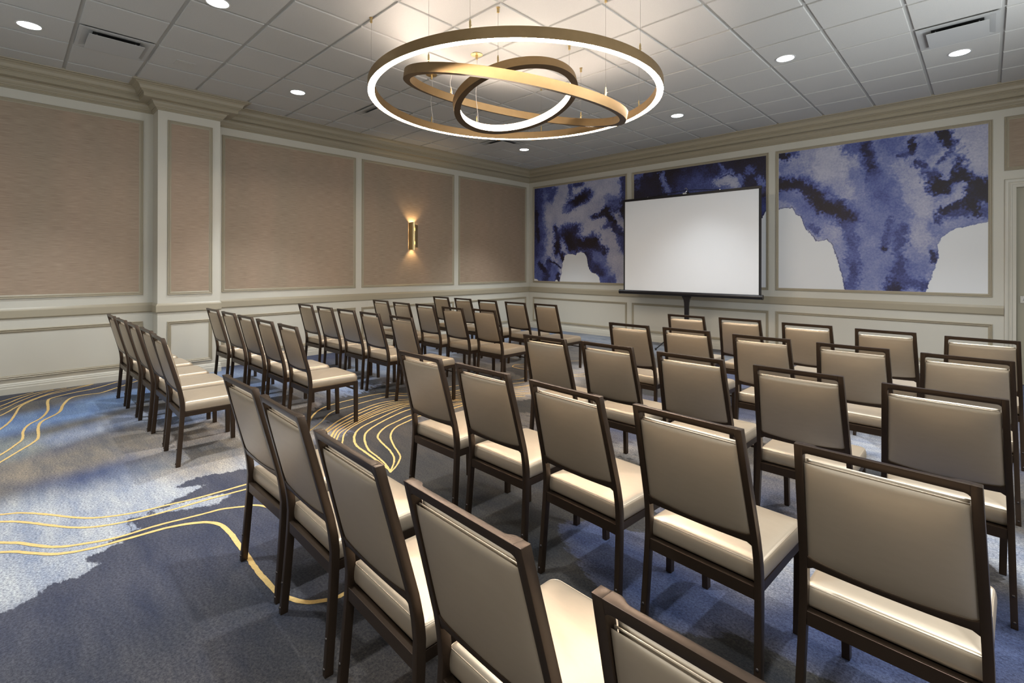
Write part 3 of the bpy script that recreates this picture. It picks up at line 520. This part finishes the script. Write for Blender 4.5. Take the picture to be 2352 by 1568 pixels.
# door in the front wall
dr = MB(); dr.box((DX0, .045, 0), (DX1, .085, DZ)); door = struct(dr.build('door_1', M['door']))
cas = [(0,0),(0,.010),(.004,.020),(.010,.024),(.020,.024),(.034,.022),(.040,.016),(.046,.010),(.052,.010),(.055,.016),(.064,.018),(.070,.015),(.073,.008),(.086,.007),(.092,.010),(.104,.010),(.106,-.044),(.0,-.001)]
b = MB(); rings = []
for (cu, cv, su, sv) in [(DX0-.106, 0, 1, 0), (DX0-.106, DZ+.106, 1, -1), (DX1+.106, DZ+.106, -1, -1), (DX1+.106, 0, -1, 0)]:
    rings.append([FF_(cu+su*o, cv+sv*o, h) for o, h in cas])
b.loft(rings); b.build('door_casing', M['paint'], door, smooth=40)
b = MB(); b.box((8.095, .036, 1.00), (8.135, .046, 1.085)); b.tube((8.115, .04, 1.043), (8.115, -.02, 1.043), .009); b.tube((8.115, -.018, 1.043), (8.235, -.018, 1.043), .009)
b.build('door_handle', M['chrome'], door, smooth=40)
b = MB(); b.box((DX1-.13, .030, .96), (DX1-.128, .044, .962)); 

# ------------------------------------------------------------------ ceiling fittings
def vent(i, x, y, label):
    duct = M['dark'] if i < 2 else M['vent_grey']
    r = empty('ceiling_vent', (x, y, H)); tag(r, label, 'air vent', 'square plaque diffusers in the ceiling')
    s = .287; b = MB()
    b.loft([[(-s,-s,.002),(s,-s,.002),(s,s,.002),(-s,s,.002)],[(-s,-s,-.004),(s,-s,-.004),(s,s,-.004),(-s,s,-.004)],
            [(-s+.03,-s+.03,-.004),(s-.03,-s+.03,-.004),(s-.03,s-.03,-.004),(-s+.03,s-.03,-.004)],
            [(-.18,-.18,.0092),(.18,-.18,.0092),(.18,.18,.0092),(-.18,.18,.0092)]], cap=False)
    b.build('vent_frame', M['vent'], r)
    b = MB(); k = .185
    b.loft([[(-k,-k,.0088),(k,-k,.0088),(k,k,.0088),(-k,k,.0088)],[(-k,-k,.0097),(k,-k,.0097),(k,k,.0097),(-k,k,.0097)]]); b.build('duct_plate', duct, r)  # flat plate, the dark shade inside the duct is put into its colour
    p = .215; b = MB(); b.box((-p, -p, -.034), (p, p, -.030)); b.build('plaque', M['vent'], r, bevel=.001)
    for sx in (-1, 1):
        for sy in (-1, 1):
            b = MB(); b.box((sx*.15-.004, sy*.15-.004, -.030), (sx*.15+.004, sy*.15+.004, .007)); b.build('hanger', M['chrome'], r)
vent(0, *VENTS[0][:2], 'white square ceiling vent above the pilaster at the upper left')
vent(1, *VENTS[1][:2], 'white square ceiling vent beside a downlight near the door side')
vent(2, *VENTS[2][:2], 'square ceiling vent seen just left of the large brass ring')
vent(3, *VENTS[3][:2], 'square ceiling vent seen under the far edge of the brass rings')
b = MB(); b.box((1.37, -7.355, H-.004), (1.535, -7.18, H+.001)); b.box((1.405, -7.325, H-.0055), (1.500, -7.21, H-.004)); o = b.build('ceiling_plate', M['plate']); tag(o, 'small flush rectangular cover plate on a ceiling tile beside the left vent', 'cover plate')

DOWN = [(1.432, -8.486, 'leftmost downlight, set in the ceiling at the far upper left'),
        (3.134, -7.393, 'downlight cut by the top edge of the photo, left of the rings'),
        (1.463, -6.036, 'round downlight between the pilaster crown and the large brass ring'),
        (1.476, -1.776, 'small far downlight below the brass rings, nearest the room corner'),
        (4.527, -1.770, 'downlight above the projection screen, just right of the brass rings'),
        (6.257, -2.862, 'downlight in the ceiling in front of the large right mural'),
        (7.595, -1.771, 'rightmost downlight, directly beside the right ceiling vent'),
        (7.58, -4.36, 'downlight out of frame over the middle of the right chair block'),
        (7.58, -6.04, 'downlight out of frame over the nearer rows of the right chair block'),
        (4.52, -8.62, 'downlight out of frame behind the chair rows, centre of the ceiling'),
        (7.60, -8.62, 'downlight out of frame directly above the camera'),
        (5.91, -7.40, 'downlight out of frame over the nearest row of chairs')]
DPOW = dict.fromkeys(range(12), 1.); DPOW.update({3: 1.3, 4: .6, 5: 1.1, 6: .95, 2: 1.15, 9: 1.2, 10: .95, 8: .9})
dm = []
for i, (x, y, lab) in enumerate(DOWN):
    r = empty('downlight', (x, y, H)); tag(r, lab, 'ceiling light', 'recessed downlights')
    if not dm:
        b = MB(); b.lathe([(.082,.001),(.096,.001),(.096,-.004),(.089,-.006),(.082,-.003)], 40, ring=True)
        t_ = b.build('trim_ring', M['reflector'], r, smooth=40); 
        b = MB(); b.lathe([(.0,-.0012),(.082,-.0012),(.082,.0005),(.0,.0005)], 40, mi=0); l_ = b.build('lens', M['down'], r)
        dm = [t_, l_]
    else:
        for q in dm:
            c = q.copy(); C.objects.link(c); c.parent = r
    ld = bpy.data.lights.new('lamp', 'SPOT'); ld.energy = 262*DPOW[i]; ld.color = (.84, .92, 1.); ld.spot_size = math.radians(84); ld.spot_blend = .85; ld.shadow_soft_size = .045
    lo = bpy.data.objects.new('lamp', ld); C.objects.link(lo); lo.parent = r; lo.location = (0, 0, -.02)

# ------------------------------------------------------------------ chandelier
ch = empty('chandelier', (4.515, -5.2, H)); tag(ch, 'brass chandelier of three nested glowing rings hanging on thin cables', 'chandelier')
ZR = 3.012-H
def ring(R, w, h, tilt, dx, lit, name):
    """lit: bottom / top / inner"""
    r = empty(name, (dx, 0, ZR)); r.parent = ch; r.rotation_euler = (0, tilt, 0)
    n = 160
    def lathe(prof, nm, mat, par, sm=35):
        b = MB(); b.loft([[(q[0]*math.cos(2*PI*k/n), q[0]*math.sin(2*PI*k/n), q[1]) for q in prof] for k in range(n)], closed=True)
        return b.build(nm, mat, par, smooth=sm)
    t = .003
    Ri = R-w
    if lit == 'bottom':
        body = lathe([(R,0),(R,h),(Ri,h),(Ri,0),(Ri+t,0),(Ri+t,h-t),(R-t,h-t),(R-t,0)], 'metal_band', M['brass'], r)
        lathe([(R-t,.002),(R-t,.010),(Ri+t,.010),(Ri+t,.002)], 'diffuser', M['led'], r)
    elif lit == 'top':
        body = lathe([(R,0),(R,h),(R-t,h),(R-t,t),(Ri+t,t),(Ri+t,h),(Ri,h),(Ri,0)], 'metal_band', M['brass'], r)
        lathe([(R-.0003,0),(R-.0003,-.0006),(Ri+.0003,-.0006),(Ri+.0003,0)], 'underside', M['brass_dark'], r)
        lathe([(R-t,h-.010),(R-t,h-.002),(Ri+t,h-.002),(Ri+t,h-.010)], 'diffuser', M['led_up'], r)
    else:
        body = lathe([(R,0),(R,h),(Ri,h),(Ri,h-t),(R-t,h-t),(R-t,t),(Ri,t),(Ri,0)], 'metal_band', M['brass'], r)
        lathe([(R-.0003,0),(R-.0003,-.0006),(Ri+.0003,-.0006),(Ri+.0003,0)], 'underside', M['brass_dark'], r)
        lathe([(Ri+.002,t),(Ri+.002,h-t),(Ri+.010,h-t),(Ri+.010,t)], 'diffuser', M['led_inner'], r)
    return r
RINGS = [(1.375, .062, .082, 0, 0, 'bottom', [0, 60, 120, 180, 240, 300], 180, 'outer_ring'),
         (1.073, .062, .078, math.atan(.254), 0, 'top', [0, 90, 180, 270], 180, 'middle_ring'),
         (.608, .062, .078, math.atan(-.284), .015, 'inner', [60, 180, 300], 180, 'inner_ring')]
for R, w, h, tl, dx, lit, angs, feed, nm in RINGS:
    ring(R, w, h, tl, dx, lit, nm)
    rot = Matrix.Rotation(tl, 3, 'Y')
    for a in angs:
        p = rot @ Vector(((R-w/2)*math.cos(math.radians(a)), (R-w/2)*math.sin(math.radians(a)), h))+Vector((dx, 0, ZR))
        b = MB(); b.tube(p+Vector((0,0,.06)), (p.x, p.y, -.03), .0011, 6); b.build('cable', M['wire'], ch)
        b = MB(); b.tube(p-Vector((0,0,.012)), p+Vector((0,0,.012)), .0075, 10); b.tube(p+Vector((0,0,.010)), p+Vector((0,0,.022)), .004, 8); b.tube(p+Vector((0,0,.020)), p+Vector((0,0,.066)), .0075, 10); b.tube(p+Vector((0,0,.066)), p+Vector((0,0,.078)), .0045, 8)
        b.tube(p+Vector((0,0,.032)), p+Vector((.014,.004,.034)), .002, 6)
        b.build('cable_gripper', M['brass_bright'], ch, smooth=40)
        if a == feed:
            b = MB(); b.lathe([(0,.0),(.062,.0),(.064,-.004),(.060,-.007),(.012,-.008),(.011,-.055),(0,-.055)], 32, (p.x, p.y, 0)); b.build('canopy', M['brass_bright'], ch, smooth=35)
            pts = [(p.x+.004, p.y, -.05)]
            L = -.05-(p.z+.0)
            for k in range(1, 15):
                t = k/14; pts.append((p.x+.004+.010*math.sin(t*9), p.y+.010*math.sin(t*7+1)*t, -.05-L*t))
            pts[-1] = (p.x+.018, p.y+.006, p.z+.001)
            b = MB(); b.path(pts, .0024, 8); b.build('power_cord', M['cord'], ch, smooth=60)
        else:
            b = MB(); b.lathe([(0,0),(.017,0),(.017,-.004),(.011,-.006),(.011,-.045),(.006,-.048),(0,-.048)], 20, (p.x, p.y, 0)); b.build('ceiling_cup', M['brass_bright'], ch, smooth=35)

# ------------------------------------------------------------------ wall sconce
sc = empty('wall_sconce', (0.003, -3.28, 2.0)); tag(sc, 'brass wall sconce of curved leaves casting light up and down on tan wallpaper', 'wall light')
b = MB(); b.box((0, -.045, -.16), (.022, .045, .16)); b.build('back_plate', M['brass_dark'], sc, bevel=.002)
def leaf(yo, yi, xo, hh, name, lift):
    n = 14; rings = []
    for k in range(n+1):
        t = k/n*PI*.52
        y = yo+(yi-yo)*(1-math.cos(t)); x = .008+xo*math.sin(t)
        z = hh+lift*(k/n)
        d = .0025; nx = math.sin(t); ny = (1 if yi < yo else -1)*math.cos(t)
        rings.append([(x, y, -z), (x, y, z), (x+d*nx, y+d*ny, z), (x+d*nx, y+d*ny, -z)])
    b = MB(); b.loft(rings); return b.build(name, M['brass_bright'], sc, smooth=50)
leaf(-.092, -.042, .118, .250, 'large_leaf', .018)
leaf(.093, .0, .072, .205, 'small_leaf', .012)
for z in (-.13, .13):
    b = MB(); b.tube((.070, -.022, z-.03), (.070, -.022, z+.03), .014, 16); b.build('bulb', M['bulb'], sc)
for s_ in (-1, 1):
    ld = bpy.data.lights.new('lamp', 'SPOT'); ld.energy = 9; ld.color = (1, .70, .36); ld.spot_size = math.radians(100); ld.spot_blend = .7; ld.shadow_soft_size = .012
    lo = bpy.data.objects.new('lamp', ld); C.objects.link(lo); lo.parent = sc; lo.location = (.055, -.025, s_*.19); lo.rotation_euler = ((PI if s_ > 0 else 0), 0, 0)
    lo.rotation_euler = (PI if s_ > 0 else 0, math.radians(-8)*1, 0)

# ------------------------------------------------------------------ projection screen
YS_ = -.65
ps = empty('projection_screen', (4.15, YS_, 0)); tag(ps, 'white tripod projection screen with black border in front of the murals', 'projector screen')
def loc(x, y, z): return (x-4.15, y, z)
b = MB(); b.box(loc(2.982, .0, 1.0), loc(5.302, .0015, 2.632)); b.build('screen_fabric', M['screen'], ps)
b = MB(); b.box(loc(2.955, -.001, 1.0), loc(2.982, .0025, 2.632)); b.build('border', M['black_fabric'], ps)
b = MB(); b.box(loc(5.302, -.001, 1.0), loc(5.340, .0025, 2.632)); b.build('border', M['black_fabric'], ps)
b = MB(); b.box(loc(2.950, -.008, 2.630), loc(5.345, .010, 2.672)); b.build('top_bar', M['black'], ps, bevel=.002)
b = MB(); b.path([loc(3.45, 0, 2.672), loc(3.75, 0, 2.688), loc(3.95, 0, 2.712), loc(4.15, 0, 2.722), loc(4.35, 0, 2.712), loc(4.60, 0, 2.690), loc(4.72, 0, 2.674)], .005); b.build('carry_handle', M['black'], ps, smooth=60)
for x in (3.45, 4.72):
    b = MB(); b.tube(loc(x, -.012, 2.676), loc(x, .006, 2.676), .007); b.build('handle_rivet', M['chrome'], ps)
b = MB(); b.path([loc(4.13, .0, 2.665), loc(4.145, 0, 2.70), loc(4.165, .01, 2.715), loc(4.165, .01, 2.745), loc(4.145, .01, 2.765), loc(4.125, .01, 2.75)], .0055); b.box(loc(4.10, -.012, 2.660), loc(4.165, -.006, 2.685)); b.build('hanging_hook', M['chrome'], ps, smooth=50)
b = MB(); b.tube(loc(2.885, .0, .972), loc(5.35, .0, .972), .036, 28); b.build('case', M['black'], ps, smooth=40)
for x in (2.870, 5.35):
    b = MB(); b.tube(loc(x, 0, .972), loc(x+.015, 0, .972), .039, 28); b.build('end_cap', M['black'], ps, smooth=40)
b = MB()
rings = []
for z, hw in ((.94, .085), (.915, .072), (.88, .052), (.83, .042), (.76, .037), (.40, .036)):
    rings.append([(-hw, .020, z), (hw, .020, z), (hw, .055, z), (-hw, .055, z)])
b.loft(rings); b.build('case_bracket', M['black'], ps, bevel=.003)
b = MB(); b.box((-.016, .06, .25), (.016, .085, 2.71)); b.build('pole', M['black'], ps)
for a in (90, 210, 330):
    ca, sa = math.cos(math.radians(a)), math.sin(math.radians(a))
    b = MB(); b.path([(.02*ca, .07+.02*sa, .50), (.30*ca, .07+.30*sa, .22), (.52*ca, .07+.52*sa, .016)], .010, 8); lg = b.build('leg', M['black'], ps, smooth=40)
    b = MB(); b.tube((.515*ca, .07+.515*sa, .0), (.52*ca, .07+.52*sa, .035), .016, 12); b.build('rubber_foot', M['black_fabric'], lg)
    b = MB(); b.tube((.018*ca, .07+.018*sa, .28), (.30*ca, .07+.30*sa, .22), .006, 8); b.build('brace', M['black'], ps)

# ------------------------------------------------------------------ banquet chair
YB = [(0,.002),(.02,.003),(.12,.011),(.25,.021),(.34,.027),(.42,.030),(.47,.026),(.51,.020),(.55,.012),(.65,-.014),(.75,-.040),(.84,-.064),(.92,-.085)]
def yb(z):
    return float(np.interp(z, [q[0] for q in YB], [q[1] for q in YB]))
def hx(z): return float(np.interp(z, [0, .45, .92], [.2270, .2160, .1995]))
PA, PBk = .012+.262*.55, -.262
def bp_(x, z, off=0.):      # point on the back plane (rear face), off = forward
    n = Vector((0, 1, .262)).normalized()
    return Vector((x, PA+PBk*z, z))+n*off
def pillow(nu, nv, hw, zt, zb, off, T0, bulge_f, bulge_b, p=7.):
    """closed cushion on the inclined back plane; off = offset of its mid sheet"""
    b = MB(); vs = []; fs = []
    def pt(u, v, s):
        z1 = zt; z0 = zb(u); z = z0+(z1-z0)*(v+1)/2
        k = (max(0., 1-abs(u)**(p*2.2))*max(0., 1-abs(v)**(p*1.8)))**.42
        br = (1-u*u)*(1-v*v)
        T = (T0*k+(bulge_f if s > 0 else bulge_b)*br)
        w = hw(z)
        return bp_(u*w, z, off+s*T)
    us = [math.sin(PI/2*(2*i/nu-1)) for i in range(nu+1)]; vv = [math.sin(PI/2*(2*j/nv-1)) for j in range(nv+1)]
    F = [[pt(u, v, 1) for u in us] for v in vv]; B = [[pt(u, v, -1) for u in us] for v in vv]
    idx = {}
    for s, G in ((1, F), (-1, B)):
        for j in range(nv+1):
            for i in range(nu+1):
                edge = i in (0, nu) or j in (0, nv)
                if s == -1 and edge: idx[s, i, j] = idx[1, i, j]
                else: idx[s, i, j] = len(vs); vs.append(G[j][i])
    for s in (1, -1):
        for j in range(nv):
            for i in range(nu): fs.append((idx[s,i,j], idx[s,i+1,j], idx[s,i+1,j+1], idx[s,i,j+1]))
    b.add(vs, fs); return b
def make_chair():
    r = empty('banquet_chair', (0, 0, 0))
    # rear posts (back leg and back upright in one bent tube)
    for s in (-1, 1):
        rings = []
        for z in [0,.01,.06,.12,.2,.28,.34,.38,.42,.45,.475,.50,.525,.55,.60,.70,.80,.88,.9215]:
            y0 = yb(z); dd = .030 if z < .5 else .029-.002*(z-.5)/.42; o = s*hx(z); i = s*(hx(z)-.0225)
            rings.append([(o, y0, z), (i, y0, z), (i, y0+dd, z-(.006 if z > .9 else 0)+.006*(z > .9)), (o, y0+dd, z)])
        b = MB(); b.loft(rings); po = b.build('back_post', M['frame'], r, smooth=35, bevel=.0022)
        for z in (.026, .127):
            x = s*(hx(z)-.011); y = yb(z)
            b = MB(); b.lathe([(.0058,0),(.0055,.0025),(.0035,.0042),(0,.0046)], 12)
            b.v = [(x+p[0], y-p[2], z+p[1]) for p in b.v]; b.build('bolt', M['bolt'], po, smooth=50)
    # top rail with stepped front edge
    rings = []
    xs = [-.179,-.1765,-.172,-.166,-.160,-.152,-.145,-.139,-.10,-.05,0,.05,.10,.139,.145,.152,.160,.166,.172,.1765,.179]
    for x in xs:
        ax = abs(x); d = .0285 if ax > .160 else (.0175 if ax < .139 else .0175+.011*smooth01(np.array((ax-.139)/.021)).item())
        fz = .0085*max(0, (ax-.166)/.013)**2
        zb_ = .8975-fz; zt_ = .9215
        rings.append([bp_(x, zb_, 0), bp_(x, zt_, 0), bp_(x, zt_, 0)+Vector((0, d, .0)), bp_(x, zb_, 0)+Vector((0, d, 0))])
    b = MB(); b.loft(rings); b.build('top_rail', M['frame'], r, smooth=35, bevel=.0018)
    # curved lower back rail
    rings = []
    for k in range(25):
        x = -.192+.384*k/24; u = x/.19
        zt_ = .552-.016*(1-u*u)+.004*max(0, abs(u)-.93)/.07; zb_ = .524-.005*(1-u*u)-.008*max(0, (abs(u)-.93)/.07)**2
        rings.append([bp_(x, zb_, .001), bp_(x, zt_, .001), bp_(x, zt_, .023), bp_(x, zb_, .023)])
    b = MB(); b.loft(rings); b.build('lower_rail', M['frame'], r, smooth=40, bevel=.0018)
    # front legs
    for s in (-1, 1):
        rings = []
        for z, yc0, yc1 in ((0,.459,.490),(.10,.458,.490),(.30,.453,.487),(.383,.449,.485)):
            o = s*(.2045-.006*(1-z/.383)); i = o-s*.026
            rings.append([(o,yc0,z),(i,yc0,z),(i,yc1,z),(o,yc1,z)])
        b = MB(); b.loft(rings); b.build('leg', M['frame'], r, bevel=.0022)
    # seat frame
    b = MB(); b.box((-.196, .031, .336), (.196, .062, .379)); b.box((-.186, .055, .366), (.186, .470, .379)); b.box((-.182, .462, .348), (.182, .484, .384))
    for s in (-1, 1):
        b.add([(s*.207,.056,.345),(s*.187,.056,.345),(s*.180,.450,.348),(s*.2035,.450,.348),(s*.207,.056,.379),(s*.187,.056,.379),(s*.180,.450,.384),(s*.2035,.450,.384)],
              [(0,3,2,1),(4,5,6,7),(0,1,5,4),(1,2,6,5),(2,3,7,6),(3,0,4,7)])
    b.build('seat_frame', M['frame'], r, bevel=.0015)
    b = MB(); b.box((-.180, .462, .296), (.180, .476, .309)); b.build('stretcher', M['frame'], r, bevel=.001)
    # seat cushion
    def outline(ins, yf, ybk=.053):
        pts = []; hw0, hw1 = .2085-ins, .2075-ins
        y0, y1 = ybk+ins*.7, yf-ins
        rf, rb = .030, .012
        def arc(cx, cy, rr, a0, a1, n=7):
            for k in range(n+1):
                a = math.radians(a0+(a1-a0)*k/n); pts.append((cx+rr*math.cos(a), cy+rr*math.sin(a)))
        arc(hw1-rf, y1-rf, rf, 0, 90); arc(-hw1+rf, y1-rf, rf, 90, 180); arc(-hw0+rb, y0+rb, rb, 180, 270); arc(hw0-rb, y0+rb, rb, 270, 360)
        # subdivide long sides
        out = []
        for i, p in enumerate(pts):
            q = pts[(i+1) % len(pts)]; n = max(1, int(math.hypot(p[0]-q[0], p[1]-q[1])/.035))
            for k in range(n): out.append((p[0]+(q[0]-p[0])*k/n, p[1]+(q[1]-p[1])*k/n))
        return out
    ref = outline(0, .488); n = len(ref)
    cx, cy = 0, .275
    def lay(s, z, dy=0):   # scaled inset ring
        return [(x-math.copysign(min(abs(x), s), x) if abs(x) > .17 else x, y, z) for x, y in ref]
    rings = []
    def inset(d, dyf, z):
        out = []
        for x, y in ref:
            fx = (x/.2085); fy = (y-.274)/.214
            xx = x-d*fx
            yy = y-d*fy-(dyf*smooth01(np.array((fy+.2)/1.2)).item() if dyf else 0)
            out.append((xx, yy, z))
        return out
    rings += [inset(.010, 0, .380), inset(.003, 0, .3835), inset(.0, .001, .392), inset(-.0015, .003, .405), inset(-.001, .006, .422), inset(.0005, .009, .434), inset(.0028, .012, .4430), inset(.0078, .015, .4490), inset(.016, .018, .4525)]
    for k in (.88, .76, .6, .4, .2, .05):
        z = .4525+.0120*(1-k*k)
        l = inset(.016, .018, 0); rings.append([((x)*k, (y-cy)*k+cy, z) for x, y, _ in l])
    b = MB(); b.loft(rings); seat = b.build('seat_cushion', M['vinyl'], r, smooth=70)
    def loop(pts, rr, name, par):
        pts = [Vector(p) for p in pts]; m = len(pts); rg = []
        for i in range(m):
            d = (pts[(i+1) % m]-pts[i-1]).normalized(); u = Vector((0, 0, 1)); u = (u-d*u.dot(d)).normalized(); w = d.cross(u)
            rg.append([pts[i]+(u*math.cos(t)+w*math.sin(t))*rr for t in [2*PI*k/6 for k in range(6)]])
        b = MB(); b.loft(rg, closed=True); return b.build(name, M['vinyl'], par, smooth=80)
    loop(inset(.0046, .0130, .4450), .0014, 'piping', seat)
    # backrest: rear panel and front cushion, with piping
    hwf = lambda z: float(np.interp(z, [.54, .865], [.1905, .1785]))
    sag = lambda u: .5465-.016*(1-u*u)
    bk = pillow(16, 14, hwf, .8625, sag, .0085, .0085, .0015, .0085, 4.).build('back_panel', M['vinyl'], r, smooth=80)
    hwc = lambda z: hwf(z)-.001
    fr = pillow(16, 14, hwc, .8660, lambda u: .545-.014*(1-u*u), .028, .0125, .012, .000, 5.).build('back_cushion', M['vinyl'], r, smooth=80)
    pts = []
    for k in range(21): u = -1+k/10; pts.append(bp_(u*(hwf(.55)-.004), sag(u)+.004, .0160))
    for k in range(1, 10): z = .548+(.864-.548)*k/10; pts.append(bp_(hwf(z)-.004, z, .0160))
    for k in range(21): u = 1-k/10; pts.append(bp_(u*(hwf(.864)-.004), .8610, .0160))
    for k in range(1, 10): z = .864-(.864-.548)*k/10; pts.append(bp_(-hwf(z)+.004, z, .0160))
    m = len(pts); rg = []
    for i in range(m):
        d = (pts[(i+1) % m]-pts[i-1]).normalized(); u = Vector((0, 1, .262)).normalized(); u = (u-d*u.dot(d)).normalized(); w = d.cross(u)
        rg.append([pts[i]+(u*math.cos(t)+w*math.sin(t))*.0022 for t in [2*PI*k/6 for k in range(6)]])
    b = MB(); b.loft(rg, closed=True); b.build('piping', M['vinyl'], fr, smooth=80)
    return r
proto = make_chair()
def copy_tree(o, parent=None):
    c = o.copy(); C.objects.link(c); c.parent = parent
    for q in o.children: copy_tree(q, c)
    return c
COLN = ['at the left end', 'second from left', 'in the middle', 'second from right', 'at the right end']
ROWL = ['nearest row', 'second row from the camera', 'middle row', 'row before the farthest', 'farthest row']
first = True
for key, (x, y, a) in CHAIR_POSES.items():
    left = key[0] == 'L'
    row = int(key[1])-1 if left else 'ABCDE'.index(key[0])
    col = 'abcde'.index(key[2]) if left else int(key[1])-1
    o = proto if first else copy_tree(proto); first = False
    o.location = (x, y, 0); o.rotation_euler = (0, 0, a)
    lab = 'champagne chair %s of the %s block\'s %s' % (COLN[col], 'left' if left else 'right', ROWL[row])
    if key == 'A5': lab = 'champagne chair cut off by the bottom edge, at the right end of the nearest row'
    tag(o, lab, 'chair', 'banquet chairs in the %s seating block' % ('left' if left else 'right'))

# ------------------------------------------------------------------ world, camera
w = bpy.data.worlds.new('World'); S.world = w; w.use_nodes = True
w.node_tree.nodes['Background'].inputs[0].default_value = (.05, .06, .07, 1); w.node_tree.nodes['Background'].inputs[1].default_value = .2
f, cy, yaw, pit, rol, cx_, cy_, cz_ = 1127.38, 610.76, -.76929, .00087, .00218, 7.8028, -8.6365, 1.4342
fwv = Vector((math.sin(yaw)*math.cos(pit), math.cos(yaw)*math.cos(pit), math.sin(pit))); r0 = Vector((math.cos(yaw), -math.sin(yaw), 0)); u0 = r0.cross(fwv)
r1 = r0*math.cos(rol)+u0*math.sin(rol); u1 = -r0*math.sin(rol)+u0*math.cos(rol)
cd = bpy.data.cameras.new('camera'); co = bpy.data.objects.new('camera', cd); C.objects.link(co)
co.matrix_world = Matrix(((r1.x, u1.x, -fwv.x, cx_), (r1.y, u1.y, -fwv.y, cy_), (r1.z, u1.z, -fwv.z, cz_), (0, 0, 0, 1)))
cd.sensor_width = 36; cd.lens = f/2352*36; cd.shift_y = (cy-784)/2352; cd.clip_start = .05
S.camera = co
S.view_settings.view_transform = 'Standard'; S.view_settings.look = 'None'; S.view_settings.gamma = 1; S.view_settings.exposure = 0.30
S.view_settings.use_curve_mapping = False
S.cycles.use_denoising = True
S.cycles.use_adaptive_sampling = False
S.cycles.max_bounces = 8; S.cycles.diffuse_bounces = 5; S.cycles.glossy_bounces = 3
S.cycles.sample_clamp_indirect = 4
S.cycles.caustics_reflective = False
